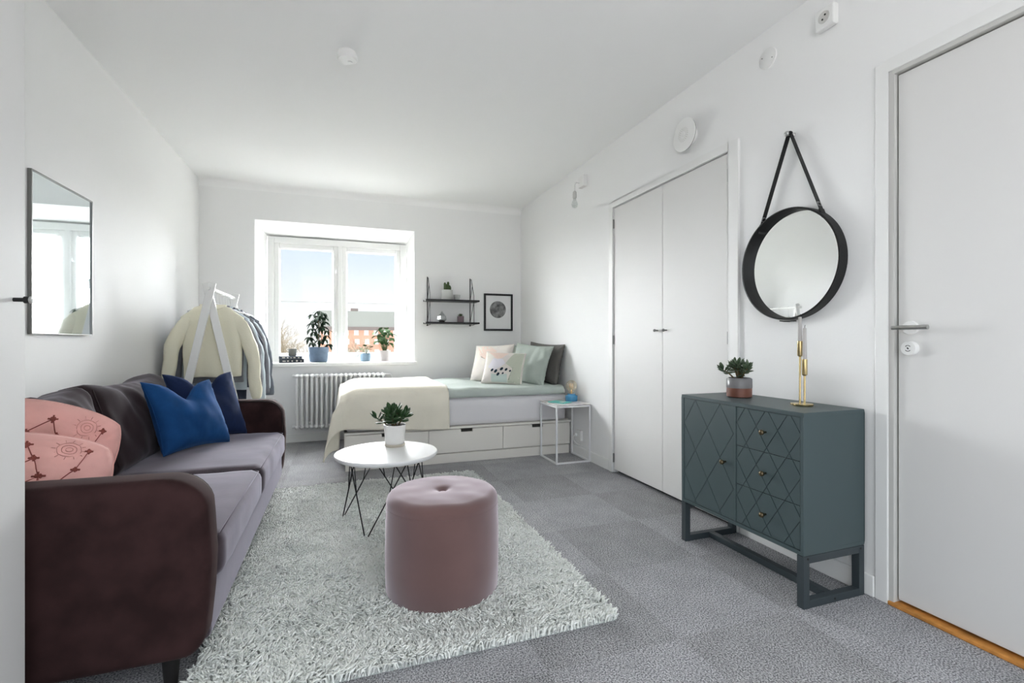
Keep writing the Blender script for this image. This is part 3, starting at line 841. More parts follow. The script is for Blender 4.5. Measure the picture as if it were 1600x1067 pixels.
mb = MB(); pl.patch(mb, .5, -.2, .4, .5, .4); mb.build('print', 'print_mint', o, smooth=True)
pl = Pillow(.40, .33, .12, .05, 0, .006, 9.5, .2)
o = bpillow(pl, 'print_pillow', 'cream cushion printed with dark blue pebbles at the head of the bed', (1.425, 4.30, .622), -.60, -.42, .05, 'cushion', 'printed_cushion')
for (poly, m_) in (([(-.9, .95), (.2, .95), (-.1, .55), (-.35, .45), (-.65, .75)], 'print_pink'), ([(.45, .95), (.95, .95), (.95, -.95), (.35, -.95), (.55, -.1), (.15, .2)], 'print_grey'),
                   ([(-.55, .5), (-.05, .5), (.15, .2), (-.35, -.3), (-.75, -.1)], 'print_lilac'), ([(-.5, -.5), (-.1, -.55), (.3, -.45), (.35, -.95), (-.45, -.95)], 'print_mint')):
    cu = sum(q[0] for q in poly) / len(poly); cv = sum(q[1] for q in poly) / len(poly)
    mb = MB(); pl.patch(mb, cu, cv, 0, 0, poly=poly, off=.0022, seg=36, rings=12); mb.build('print', m_, o, smooth=True)
for (u, v, r) in ((-.48, -.28, .085), (-.28, -.34, .10), (.0, -.18, .10), (-.14, -.52, .095), (.24, -.20, .085), (.10, -.45, .06), (.44, -.26, .06)):
    pl.patch(MB(), u, v, r * .72, r * 1.15, -.45, off=.0042, seg=14, rings=3).build('pebble_print', 'ink', o, smooth=True)

# ------------------------------------------------------------------ plants
def leaf_flat(name, L, Wd, m, curl=.25, fold=.15, tip=1.0):
    v = []; f = []; n = 6
    for i in range(n + 1):
        t = i / n; w_ = Wd * .5 * math.sin(PI * min(1, t * .96 + .02)) ** .75 * (1 - .25 * tip * t)
        y = L * t; z = -curl * L * t * t
        v += [(-w_, y, z + fold * w_), (0, y, z), (w_, y, z + fold * w_)]
    for i in range(n):
        a = i * 3; f += [(a, a + 1, a + 4, a + 3), (a + 1, a + 2, a + 5, a + 4)]
    o = MB().add(v, f).build(name, m, None, smooth=True, solid=0.0)
    me = o.data; bpy.data.objects.remove(o); return me
def leaf_thick(name, L, Wd, T_, m):
    v = []; f = []; n = 7; s = 8
    for i in range(n + 1):
        t = i / n; k = math.sin(PI * (t * .93 + .07)) ** .7 if t < 1 else 0.05
        k = max(k * (.45 + .55 * min(1, t * 1.8)), .06)
        for q in range(s):
            a = 2 * PI * q / s
            v.append((Wd * .5 * k * math.cos(a), L * t, T_ * .5 * k * math.sin(a) + .12 * L * t * t))
    for i in range(n):
        for q in range(s): f.append((i * s + q, i * s + (q + 1) % s, (i + 1) * s + (q + 1) % s, (i + 1) * s + q))
    f += [tuple(range(s)), tuple(n * s + q for q in range(s))]
    o = MB().add(v, f).build(name, m, None, smooth=True)
    me = o.data; bpy.data.objects.remove(o); return me
def orient(pos, d, upref=(0, 0, 1), sc=1.0, twist=0.0):
    d = Vector(d).normalized(); u = Vector(upref)
    x = d.cross(u)
    if x.length < 1e-3: x = Vector((1, 0, 0))
    x.normalize(); z = x.cross(d).normalized()
    m3 = Matrix((x, d, z)).transposed()
    return Matrix.Translation(pos) @ m3.to_4x4() @ Matrix.Rotation(twist, 4, 'Y') @ Matrix.Scale(sc, 4)

def pot(root, prof_out, m, wall=.005, seg=32, soil=True):
    top = prof_out[-1]
    prof = [(0, prof_out[0][1])] + list(prof_out) + [(top[0] - wall, top[1]), (top[0] - wall, top[1] - .018), (0, top[1] - .018)]
    o = MB().lathe(prof, seg).build('pot', m, root, smooth=True, angle=40)
    if soil:
        MB().lathe([(0, top[1] - .010), (top[0] - wall - .002, top[1] - .012), (top[0] - wall - .002, top[1] - .016)], 20).build('soil', 'soil', root)
    return o

LEAF_CR = leaf_thick('leaf', .056, .027, .008, 'leaf_dark')
LEAF_CR2 = leaf_thick('leaf', .042, .021, .007, 'leaf_grey')
LEAF_GER = leaf_flat('leaf', .066, .072, 'leaf_mid', .4, .2, .2)
LEAF_PIL = leaf_thick('leaf', .050, .044, .004, 'leaf_pil')
LEAF_SCH = leaf_flat('leaf', .088, .042, 'leaf_sch', .55, .25)

def succulent(root, me, z0, R_, Hh, n, seed, sm='stem'):
    rr = random.Random(seed)
    stems = []
    for i in range(9):
        a = 2 * PI * i / 9 + rr.uniform(-.3, .3); o_ = rr.uniform(.25, 1.0) if i else .05
        tipv = Vector((R_ * .62 * o_ * math.cos(a), R_ * .62 * o_ * math.sin(a), z0 + Hh * (1 - .45 * o_ * o_) * rr.uniform(.75, .95)))
        b = Vector((tipv.x * .2, tipv.y * .2, z0 - .008))
        md = b.lerp(tipv, .5) + Vector((0, 0, .006)); stems.append((b, md, tipv))
    mb = MB()
    for (b, md, t_) in stems: mb.tube([b, md, t_], [.004, .0035, .002], 6)
    mb.build('stem', sm, root, smooth=True)
    for k in range(n):
        b, md, t_ = stems[k % len(stems)]
        lev = (k // len(stems)) / max(1, n // len(stems)); f_ = .45 + .55 * lev
        p_ = b.lerp(md, f_ * 2) if f_ < .5 else md.lerp(t_, f_ * 2 - 1)
        a = k * 2.4 + rr.uniform(-.4, .4); e = -.15 + 1.15 * lev + rr.uniform(-.2, .2)
        outv = Vector((p_.x, p_.y, 0)); outv = outv.normalized() if outv.length > .005 else Vector((0, 0, 0))
        d_ = Vector((math.cos(a) * math.cos(e), math.sin(a) * math.cos(e), math.sin(e))) + outv * .55
        inst('leaf', me, root, orient(p_, d_, sc=rr.uniform(.75, 1.15), twist=rr.uniform(-.5, .5)))

# plant on the coffee table
pr_ = thing('potted_plant', 'bushy dark green jade plant in white pot on the round coffee table', 'plant', (.305, 2.93, .408))
MB().lathe([(0, 0), (.055, 0), (.063, .012), (.064, .016), (.058, .016), (.055, .006), (0, .006)], 36).build('saucer', 'saucer', pr_, smooth=True, angle=40)
pot(pr_, [(.050, .0065), (.056, .020), (.064, .125), (.065, .128)], 'pot_white')
succulent(pr_, LEAF_CR, .112, .21, .105, 130, 3)

# plant on the cabinet
pr_ = thing('potted_plant', 'succulent in grey and terracotta glazed pot on the teal cabinet', 'plant', (1.862, 1.862, .7555))
q = pot(pr_, [(.052, 0), (.058, .004), (.058, .048)], 'pot_terra', soil=False)
MB().lathe([(.0585, .046), (.059, .052), (.0585, .090), (.054, .094), (.049, .096), (.049, .088), (.0, .088)], 36).build('glaze_band', 'pot_glaze', q, smooth=True, angle=50)
MB().lathe([(0, .090), (.047, .0895)], 20).build('soil', 'soil', pr_)
succulent(pr_, LEAF_CR2, .092, .155, .082, 90, 11)

# window sill plants
SZ = .8105
pr_ = thing('potted_plant', 'tall umbrella plant in a blue pot on the window sill', 'plant', (-.222, 5.56, SZ))
pot(pr_, [(.082, 0), (.090, .006), (.104, .155), (.106, .160)], 'pot_blue')
rr = random.Random(4); mb = MB(); mb.tube([(0, 0, .14), (.006, 0, .28), (-.004, .01, .40), (.004, 0, .49)], [.007, .006, .005, .003], 8)
nodes = []
for k in range(20):
    z = .17 + .33 * k / 19; a = k * 2.4; L_ = (.115 - .060 * (k / 19)) * rr.uniform(.8, 1.1)
    b = Vector((0, 0, z)); e = Vector((L_ * math.cos(a), L_ * .8 * math.sin(a), z + .02 + .02 * (k / 15)))
    mb.tube([b, b.lerp(e, .5) + Vector((0, 0, .012)), e], [.0028, .002, .0018], 5); nodes.append((e, a))
nodes.append((Vector((.004, 0, .495)), 1.0))
mb.build('stem', 'stem', pr_, smooth=True)
for (e, a) in nodes:
    nl_ = rr.choice((5, 6, 6, 7))
    for j in range(nl_):
        t = a + 2 * PI * j / nl_; dz = rr.uniform(-.5, .15)
        inst('leaf', LEAF_SCH, pr_, orient(e, (math.cos(t), math.sin(t), dz), sc=rr.uniform(.7, 1.0)))

pr_ = thing('potted_plant', 'small round-leaved pilea in a light blue pot on the window sill', 'plant', (.262, 5.57, SZ))
pot(pr_, [(.044, 0), (.052, .006), (.058, .045), (.056, .088)], 'pot_blue2')
mb = MB(); lv = []
for k in range(15):
    a = k * 2.4 + .3; o_ = .25 + .75 * ((k * 7) % 15) / 15
    e = Vector((.098 * o_ * math.cos(a), .08 * o_ * math.sin(a), .10 + .075 * (1 - o_ * .8) + .02 * rr.random()))
    b = Vector((e.x * .12, e.y * .12, .078)); mb.tube([b, b.lerp(e, .5) + Vector((0, 0, .02)), e], .0018, 5); lv.append((e, a))
e = Vector((-.085, -.02, .055)); mb.tube([(-.03, 0, .08), (-.06, -.01, .09), e], .0018, 5); lv.append((e, 3.3))
mb.build('stem', 'stem_green', pr_, smooth=True)
for (e, a) in lv: inst('leaf', LEAF_PIL, pr_, orient(e - Vector((math.cos(a), math.sin(a), 0)) * .012, (math.cos(a), math.sin(a), rr.uniform(-.2, .3)), sc=rr.uniform(.85, 1.2)))

pr_ = thing('potted_plant', 'broad-leaved geranium in a tapered grey pot on the window sill', 'plant', (.467, 5.57, SZ))
pot(pr_, [(.047, 0), (.050, .004), (.066, .112), (.068, .118)], 'pot_grey')
mb = MB(); lv = []
for k in range(34):
    a = k * 2.4 + .8; o_ = .3 + .7 * ((k * 11) % 34) / 34
    e = Vector((.115 * o_ * math.cos(a), .09 * o_ * math.sin(a), .19 + .22 * ((k * 7) % 34) / 34 * (1.12 - .45 * o_)))
    b = Vector((.012 * math.cos(a), .012 * math.sin(a), .105)); mb.tube([b, b.lerp(e, .55) + Vector((-e.x * .12, -e.y * .12, .01)), e], [.0022, .0018, .0014], 5); lv.append((e, a))
mb.build('stem', 'stem_green', pr_, smooth=True)
for (e, a) in lv: inst('leaf', LEAF_GER, pr_, orient(e - Vector((math.cos(a), math.sin(a), 0)) * .02, (math.cos(a), math.sin(a), rr.uniform(-.7, .1)), sc=rr.uniform(.75, 1.15)))

# books and cup on the sill
def book(name, label, loc, size, rz, m):
    t = thing(name, label, 'book', loc, rz)
    w_, d_, h_ = size
    cv = MB(); cv.box((-w_ / 2, -d_ / 2, 0), (w_ / 2, d_ / 2, .004)); cv.box((-w_ / 2, -d_ / 2, h_ - .004), (w_ / 2, d_ / 2, h_)); cv.box((-w_ / 2, -d_ / 2, .004), (w_ / 2, -d_ / 2 + .004, h_ - .004))
    cv.build('cover', m, t, bevel=.001, bseg=1)
    box('pages', (-w_ / 2 + .004, -d_ / 2 + .005, .0042), (w_ / 2 - .004, d_ / 2 - .004, h_ - .0042), 'paper', t)
    sp_ = MB(); q_ = random.Random(int(h_ * 1e4) + len(label))
    x = -w_ * .36
    while x < w_ * .36:
        ww = q_.uniform(.012, .035); sp_.box((x, -d_ / 2 - .0006, h_ * .3), (x + ww, -d_ / 2 + .0005, h_ * q_.uniform(.55, .75))); x += ww + q_.uniform(.006, .03)
    sp_.build('spine_print', 'paper', t)
book('book', 'dark book at the bottom of the stack on the window sill', (-.478, 5.53, SZ), (.235, .17, .036), .02, 'book')
book('book', 'slate book lying on top of the dark one under a grey cup', (-.485, 5.53, SZ + .0365), (.218, .16, .032), -.03, 'book2')
tag(MB().lathe([(0, 0), (.034, 0), (.038, .005), (.042, .075), (.039, .075), (.035, .010), (0, .010)], 28, (-.475, 5.53, SZ + .069)).build('cup', 'cup_grey', None, smooth=True, angle=40), 'grey handleless cup standing on the stacked books', 'cup')

# ------------------------------------------------------------------ radiator
rd = thing('radiator', 'white column radiator under the window', 'radiator', (0, 0, 0))
me = None
for k in range(19):
    x = -.41 + k * .0462
    if me is None:
        mb = MB()
        for yo in (-.045, .045):
            mb.tube([(0, yo, .03), (0, yo, .53)], .0125, 10)
        for z in (.025, .535):
            prf = [(0, -.07), (.010, -.066), (.017, -.055), (.021, -.04), (.019, 0), (.021, .04), (.017, .055), (.010, .066), (0, .07)]
            mb.lathe(prf, 12, (0, 0, z), 'Y')
            mb.tube([(-.0235, 0, z), (.0235, 0, z)], .015, 10)
        o = mb.build('column', 'white_metal', rd, smooth=True, angle=60); me = o.data; o.location = (x, 5.27, .145)
    else:
        o = bpy.data.objects.new('column', me); COL.objects.link(o); o.parent = rd; o.location = (x, 5.27, .145)
mb = MB()
for x in (-.30, .25):
    for z in (.20, .62): mb.tube([(x, 5.23, z), (x, YB - .002, z)], .006, 6)
mb.build('bracket', 'white_metal', rd, smooth=True)
for z in (.17, .68): MB().lathe([(.016, -.012), (.016, .004), (.010, .01), (0, .01)], 12, (-.442, 5.27, z), 'X').build('end_plug', 'white_metal', rd, smooth=True, angle=40)
mb = MB(); mb.tube([(.44, 5.27, .68), (.50, 5.27, .68), (.515, 5.28, .66), (.515, 5.29, .02)], .008, 8); mb.build('pipe', 'white_metal', rd, smooth=True)

# ------------------------------------------------------------------ wire wall shelf
sh = thing('wall_shelf', 'black two-board wall shelf hung on thin wire brackets', 'shelf', (0, 0, 0))
SF = 5.17
for z in (1.472, 1.225):
    bd = MB().box((.866, SF, z), (1.465, YB - .012, z + .018)).build('shelf_board', 'black', sh, bevel=.002)
for x in (.914, 1.405):
    mb = MB()
    mb.tube([(x, YB - .006, 1.752), (x, YB - .006, 1.212)], .005, 8)
    mb.tube([(x, YB - .006, 1.735), (x, YB - .06, 1.735), (x, SF + .03, 1.54), (x, SF + .025, 1.212), (x, YB - .006, 1.212)], .0032, 6)
    mb.tube([(x, YB - .006, 1.49), (x, YB - .11, 1.66)], .0028, 6); mb.tube([(x, YB - .006, 1.245), (x, SF + .026, 1.47)], .0028, 6)
    mb.tube([(x, YB - .006, 1.205), (x, YB - .006, 1.215)], .010, 8)
    mb.build('wire_bracket', 'black', sh, smooth=True)
for z in (1.481, 1.234): MB().lathe([(.008, -.012), (.010, 0), (0, .002)], 10, (.866, SF + .03, z), 'X').build('board_end', 'steel', sh, smooth=True)
# cactus
SB, SB2 = 1.4905, 1.2435
cp = thing('potted_cactus', 'finger cactus in a white pot on the upper wall shelf', 'plant', (1.115, 5.265, SB))
pot(cp, [(.060, 0), (.063, .004), (.063, .108), (.064, .110)], 'pot_pale')
for k in range(9):
    a = k * 2.4; r_ = .012 + .03 * (k / 9); h_ = (.085, .04, .06, .03, .075, .045, .03, .055, .04)[k]
    mb = MB(); mb.lathe([(.011, .10), (.013, .12), (.013, .105 + h_), (.009, .115 + h_), (0, .12 + h_)], 8, (r_ * math.cos(a), r_ * math.sin(a), 0)); mb.build('cactus_arm', 'cactus', cp, smooth=True)
tag(MB().lathe([(0, 0), (.022, 0), (.026, .004), (.040, .062), (.037, .062), (.024, .008), (0, .008)], 24, (1.232, 5.285, SB)).build('bowl', 'pot_pale', None, smooth=True, angle=40), 'small white bowl beside the cactus on the wall shelf', 'bowl')
go = thing('glass_terrarium', 'clear faceted glass ornament on the lower wall shelf', 'ornament', (1.055, 5.25, SB2))
MB().lathe([(.030, 0), (.052, .03), (.045, .065), (.012, .105), (0, .125)], 6, cap=True).build('glass', 'ornament', go)
MB().lathe([(0, .002), (.026, .002), (.036, .016), (0, .022)], 10).build('pebbles', 'soil', go, smooth=True)
sp_ = thing('potted_succulent', 'tiny dark succulent in a mauve pot on the lower wall shelf', 'plant', (1.268, 5.26, SB2))
pot(sp_, [(.034, 0), (.036, .003), (.038, .068)], 'pot_mauve')
lm = leaf_thick('leaf', .045, .014, .005, 'cactus')
for k in range(14):
    a = k * 2.4; e = .25 + .07 * k
    inst('leaf', lm, sp_, orient((0, 0, .064), (math.cos(a) * math.cos(e), math.sin(a) * math.cos(e), math.sin(e)), sc=.9))

# ------------------------------------------------------------------ moon print
fr = thing('framed_print', 'black framed print of a grey moon on white paper', 'picture', (1.746, YB, 1.372))
b = MB(); fw, fh, ft = .176, .216, .021
b.box((-fw, -.022, -fh), (-fw + ft, 0, fh)); b.box((fw - ft, -.022, -fh), (fw, 0, fh)); b.box((-fw + ft, -.022, -fh), (fw - ft, 0, -fh + ft)); b.box((-fw + ft, -.022, fh - ft), (fw - ft, 0, fh))
b.build('frame', 'black', fr, bevel=.001, bseg=1)
pp = box('paper', (-fw + ft, -.009, -fh + ft), (fw - ft, -.004, fh - ft), 'print_paper', fr)
MB().lathe([(0, -.0098), (.099, -.0098), (.099, -.009), (0, -.009)], 64, (-.006, 0, .032), 'Y').build('moon', 'moon', fr, smooth=False)

# ------------------------------------------------------------------ side table, lamp, booklet, outlet
st = thing('side_table', 'slim white metal side table with marble top at the bed head', 'table', (0, 0, 0))
X0, X1, Y0, Y1, ZT, r_ = 1.703, 2.012, 3.655, 3.985, .487, .0065
for (x, y) in ((X0, Y0), (X1, Y0), (X0, Y1), (X1, Y1)): box('leg', (x - r_, y - r_, 0), (x + r_, y + r_, ZT), 'white_metal', st)
for z in (r_, ZT - .008):
    b = MB()
    b.box((X0 + r_, Y0 - r_, z - r_), (X1 - r_, Y0 + r_, z + r_)); b.box((X0 - r_, Y0 + r_, z - r_), (X0 + r_, Y1 - r_, z + r_)); b.box((X1 - r_, Y0 + r_, z - r_), (X1 + r_, Y1 - r_, z + r_))
    if z > .1: b.box((X0 + r_, Y1 - r_, z - r_), (X1 - r_, Y1 + r_, z + r_))
    b.build('top_frame' if z > .1 else 'floor_frame', 'white_metal', st)
box('tabletop', (X0 - r_, Y0 - r_, ZT), (X1 + r_, Y1 + r_, ZT + .012), 'marble', st, .002)
lp = thing('table_lamp', 'blue table lamp with bare round bulb on the marble side table', 'lamp', (1.943, 3.86, ZT + .0125))
MB().lathe([(0, 0), (.052, 0), (.055, .004), (.055, .046), (.050, .052), (.036, .054), (.036, .066), (0, .066)], 32).build('base', 'lamp_blue', lp, smooth=True, angle=40)
mb = MB(); mb.lathe([(.018, .066), (.020, .078), (.026, .088)] + [(.050 * math.sin(t), .135 - .050 * math.cos(t)) for t in [.62 + (PI - .62) * k / 12 for k in range(13)]], 32, cap=False)
mb.build('bulb', 'bulb', lp, smooth=True)
mb = MB()
for k in range(6):
    a = 2 * PI * k / 6; a2 = a + PI / 6
    mb.tube([(.012 * math.cos(a), .012 * math.sin(a), .105), (.019 * math.cos(a2), .019 * math.sin(a2), .155)], .0012, 5)
mb.tube([(0, 0, .066), (0, 0, .10)], .005, 8); mb.build('filament', 'filament', lp, smooth=True)
bk = thing('booklet', 'turquoise booklet lying flat on the marble side table', 'book', (1.80, 3.80, ZT + .0125), .5)
box('cover', (-.06, -.085, 0), (.06, .085, .006), 'turq', bk, .001, 1); box('label_strip', (-.03, -.05, .0055), (.03, -.01, .0066), 'paper', bk)
oc = thing('wall_outlet', 'white wall socket with plugged-in white cord beside the bed', 'socket', (XR, 3.845, .19))
box('socket_box', (-.028, -.04, -.045), (0, .04, .045), 'plastic', oc, .004)
MB().tube([(-.028, .03, 0), (-.05, .03, 0)], .016, 12).build('plug', 'plastic', oc, smooth=True, angle=40)
MB().tube([(-.05, .03, 0), (-.06, .03, -.02), (-.055, .03, -.05), (-.04, .0, -.075), (-.03, -.04, -.08), (-.024, -.06, -.072)], .0035, 6).build('cord', 'plastic', oc, smooth=True)

# ------------------------------------------------------------------ teal cabinet
cb = thing('sideboard', 'dark teal sideboard with diamond-grooved fronts on a metal base', 'cabinet', (0, 0, 0))
KX0, KX1, KY0, KY1, KZ0, KZ1 = 1.673, 2.008, 1.357, 2.057, .203, .755
ft_ = .016
b = MB()
b.box((KX0, KY0, KZ1 - ft_), (KX1, KY1, KZ1)); b.box((KX0, KY0, KZ0), (KX1, KY1, KZ0 + ft_)); b.box((KX0, KY0, KZ0 + ft_), (KX1, KY0 + ft_, KZ1 - ft_)); b.box((KX0, KY1 - ft_, KZ0 + ft_), (KX1, KY1, KZ1 - ft_))
b.box((KX1 - .01, KY0 + ft_, KZ0 + ft_), (KX1, KY1 - ft_, KZ1 - ft_)); b.box((KX0, 1.694, KZ0 + ft_), (KX1 - .01, 1.707, KZ1 - ft_))
b.build('body', 'cab', cb, bevel=.0015, bseg=1)
box('front_gap_shade', (KX0 + .024, KY0 + ft_ + .001, KZ0 + ft_ + .001), (KX0 + .028, 1.693, KZ1 - ft_ - .001), 'dark_gap', cb)  # dark sheets painting the shade in gaps between the fronts
box('front_gap_shade', (KX0 + .024, 1.708, KZ0 + ft_ + .001), (KX0 + .028, KY1 - ft_ - .001, KZ1 - ft_ - .001), 'dark_gap', cb)
def clip(poly, a, b_, c_):  # keep a*x+b*y<=c
    out = []
    for i in range(len(poly)):
        p, q = poly[i], poly[(i + 1) % len(poly)]
        dp, dq = a * p[0] + b_ * p[1] - c_, a * q[0] + b_ * q[1] - c_
        if dp <= 0: out.append(p)
        if (dp < 0 < dq) or (dq < 0 < dp):
            t = dp / (dp - dq); out.append((p[0] + (q[0] - p[0]) * t, p[1] + (q[1] - p[1]) * t))
    return out
def diamond_panel(name, y0, y1, z0, z1, oy, oz, hw_, hh):
    mb = MB(); back = MB().box((KX0 + .0062, y0, z0), (KX0 + .022, y1, z1))
    g = .0013
    nrm = math.hypot(1 / hw_, 1 / hh)
    for i in range(-14, 15):
        for j in range(-14, 15):
            P_ = [(y0, z0), (y1, z0), (y1, z1), (y0, z1)]
            for (s, k) in ((1, i), (-1, j)):
                a, bb = 1 / hw_, s / hh; off = a * oy + bb * oz
                P_ = clip(P_, a, bb, off + 2 * k + 2 - g * nrm) if P_ else P_
                P_ = clip(P_, -a, -bb, -(off + 2 * k + g * nrm)) if P_ else P_
            if len(P_) >= 3:
                ar_ = abs(sum(P_[t][0] * P_[(t + 1) % len(P_)][1] - P_[(t + 1) % len(P_)][0] * P_[t][1] for t in range(len(P_)))) / 2
                if ar_ > 2e-6: mb.prism(P_, KX0 + .0030, KX0 + .0062, 'X')
    o = mb.build(name, 'cab', cb); back.build('groove_shade', 'cab_groove_shade', o); return o  # darker backing paints shade into the grooves
def knob(o, y, z):
    MB().lathe([(.0045, 0), (.0045, -.012), (.007, -.014), (.0105, -.020), (.0115, -.026), (.009, -.031), (0, -.033)], 20, (KX0 + .004, y, z), 'X').build('knob', 'knob', o, smooth=True)
dz0, dz1 = KZ0 + ft_ + .002, KZ1 - ft_ - .002
o = diamond_panel('door', 1.709, KY1 - ft_ - .002, dz0, dz1, 1.709 + .083, dz1, .0825, .125)
knob(o, 1.757, .475)
hh_ = (dz1 - dz0) / 3
for k in range(3):
    z0 = dz0 + hh_ * k
    o = diamond_panel('drawer', KY0 + ft_ + .002, 1.692, z0 + .0012, z0 + hh_ - .0012, 1.53, dz1 + .012, .0535, .0815)
    knob(o, 1.535, z0 + hh_ / 2)
# base: two side frames joined by stretchers
s_ = .030
for (y0, y1) in ((KY0, KY0 + s_), (KY1 - s_, KY1)):
    b = MB(); b.box((KX0, y0, 0), (KX0 + s_, y1, KZ0 - .001)); b.box((KX1 - s_, y0, 0), (KX1, y1, KZ0 - .001))
    b.box((KX0 + s_, y0, 0), (KX1 - s_, y1, s_)); b.box((KX0 + s_, y0, KZ0 - s_), (KX1 - s_, y1, KZ0 - .001))
    lf = b.build('side_frame', 'cab_leg', cb, bevel=.001, bseg=1)
    if y0 < 1.5:
        for (x, z) in ((KX0 + .022, KZ0 - .012), (KX1 - .022, KZ0 - .012), ((KX0 + KX1) / 2, .014)): MB().lathe([(.0045, -.001), (.0045, .004)], 12, (x, KY0, z), 'Y').build('bolt', 'black', lf)
box('stretcher', ((KX0 + KX1) / 2 - .016, KY0 + s_, .002), ((KX0 + KX1) / 2 + .016, KY1 - s_, .030), 'cab_leg', cb, .001, 1)

# candle holder and candles
CX_, CY_, CZ_ = 1.862, 1.515, .7555
ch = thing('candle_holder', 'double brass candle holder on round base on the teal cabinet', 'candle holder', (CX_, CY_, CZ_))
mb = MB(); mb.lathe([(0, 0), (.038, 0), (.040, .003), (.040, .008), (.038, .010), (0, .010)], 40); mb.lathe([(0, 0), (.026, 0), (.027, .003), (.027, .006), (0, .007)], 32, (.012, .036, 0)); mb.build('base', 'brass', ch, smooth=True, angle=40)
def _stem(dy, h0, h1):
    mb = MB(); mb.tube([(0, dy, .008), (0, dy, h0)], .0042, 10); mb.build('stem', 'brass', ch, smooth=True, angle=40)
    MB().lathe([(.0042, h0 - .004), (.0095, h0), (.0105, h0 + .002), (.0105, h1), (.009, h1), (.009, h1 - .012), (0, h1 - .012)], 24, (0, dy, 0)).build('candle_cup', 'brass', ch, smooth=True, angle=40)
_stem(.013, .213, .276); _stem(-.009, .132, .199)
for (dy, h1, top, lab) in ((.013, .276, .378, 'taller pale grey candle standing in the higher brass cup'), (-.009, .199, .330, 'pale grey candle with bare wick in the lower brass cup')):
    cd = thing('candle', lab, 'candle', (CX_, CY_ + dy, CZ_ + h1 - .0115))
    MB().lathe([(0, 0), (.0085, 0), (.0085, .02), (.0068, top - h1 + .0115), (.005, top - h1 + .0135), (0, top - h1 + .0135)], 20).build('wax', 'candle', cd, smooth=True, angle=40)
    MB().tube([(0, 0, top - h1 + .0115), (.001, 0, top - h1 + .02), (.003, 0, top - h1 + .026)], .0011, 5).build('wick', 'wick', cd)

# ------------------------------------------------------------------ round mirror on leather strap
mr = thing('round_mirror', 'round mirror in deep black leather rim hung by a strap', 'mirror', (XR, 1.70, 1.395))
Rm = .263
MB().lathe([(Rm - .030, -.004), (Rm, -.004), (Rm, -.050), (Rm - .007, -.052), (Rm - .009, -.050), (Rm - .012, -.012), (Rm - .030, -.010)], 96, axis='X', cap=False).build('rim', 'leather', mr, smooth=True, angle=40)
MB().lathe([(0, -.012), (Rm - .010, -.012), (Rm - .010, -.005), (0, -.005)], 96, axis='X').build('mirror_glass', 'mirror', mr, smooth=True, angle=40)
def strap(y0, z0, y1, z1, w_=.024, th_=.003, x=-.024):
    d_ = Vector((0, y1 - y0, z1 - z0)); L_ = d_.length; d_.normalize(); pN = Vector((0, -d_.z, d_.y)); a = Vector((x, y0, z0)); b = Vector((x, y1, z1)); X_ = Vector((1, 0, 0))
    v = [p + X_ * (s1 * w_ / 2) + pN * (s2 * th_ / 2) for p in (a, b) for (s1, s2) in ((-1, -1), (1, -1), (1, 1), (-1, 1))]
    return MB().add(v, [(0, 1, 2, 3), (7, 6, 5, 4), (0, 4, 5, 1), (1, 5, 6, 2), (2, 6, 7, 3), (3, 7, 4, 0)])
PK = .617
for s in (1, -1):
    a_ = math.radians(52); y1, z1 = s * (Rm + .002) * math.cos(a_), (Rm + .002) * math.sin(a_)
    q = strap(s * .006, PK, y1, z1); so = q.build('strap', 'leather', mr, bevel=.0006, bseg=1)
    dirv = Vector((y1 - s * .006, z1 - PK)).normalized()
    e_ = (y1 - dirv.x * .015, z1 - dirv.y * .015); g_ = (y1 - dirv.x * .05, z1 - dirv.y * .05)
    strap(e_[0], e_[1], y1 + dirv.x * .03, z1 + dirv.y * .03, .028, .007).build('strap_keeper', 'leather', so, bevel=.001, bseg=1)
    nv = Vector((-dirv.y, dirv.x)) * .002
    MB().tube([(-.034, g_[0], g_[1]), (-.014, g_[0], g_[1]), (-.014, g_[0] + dirv.x * .018, g_[1] + dirv.y * .018), (-.034, g_[0] + dirv.x * .018, g_[1] + dirv.y * .018), (-.034, g_[0], g_[1])], .0022, 6).build('buckle', 'steel', so, smooth=True)
mb = MB(); mb.tube([(-.024 + .007 * math.cos(t) * .2, .0 + .01 * math.cos(t), PK + .01 * math.sin(t)) for t in [PI * k / 8 for k in range(9)]], .006, 6); mb.build('strap_loop', 'leather', mr, smooth=True)
mb = MB(); mb.box((-.031, -.03, -Rm - .008), (-.017, .03, -Rm - .002)); mb.build('strap_tail', 'leather', mr, bevel=.001, bseg=1)
MB().tube([(-.024, .055, -Rm - .002), (-.024, .03, -Rm - .005), (-.024, .0, -Rm - .007)], .003, 6).build('strap_end', 'leather', mr)
hk = thing('wall_hook', 'small chrome wall knob carrying the mirror strap', 'hook', (XR, 1.70, 1.395 + PK))
MB().lathe([(.011, 0), (.011, -.004), (.006, -.008), (.006, -.036), (.011, -.040), (.012, -.046), (.009, -.050), (0, -.051)], 20, axis='X').build('peg', 'steel', hk, smooth=True)

# ------------------------------------------------------------------ left wall mirror
lm_ = thing('wall_mirror', 'rectangular mirror in slim metal frame on the wall above the sofa', 'mirror', (XL, 2.945, 1.425))
b = MB(); hw_, hh, tt, dp = .266, .362, .006, .016
b.box((0, -hw_, -hh), (dp, -hw_ + tt, hh)); b.box((0, hw_ - tt, -hh), (dp, hw_, hh)); b.box((0, -hw_ + tt, -hh), (dp, hw_ - tt, -hh + tt)); b.box((0, -hw_ + tt, hh - tt), (dp, hw_ - tt, hh))
b.build('frame', 'hinge', lm_, bevel=.001, bseg=1); lm_.rotation_euler = (0, 0, math.radians(-.8)); lm_.location.x += .0045
box('mirror_glass', (.004, -hw_ + tt, -hh + tt), (.010, hw_ - tt, hh - tt), 'mirror_blue', lm_)

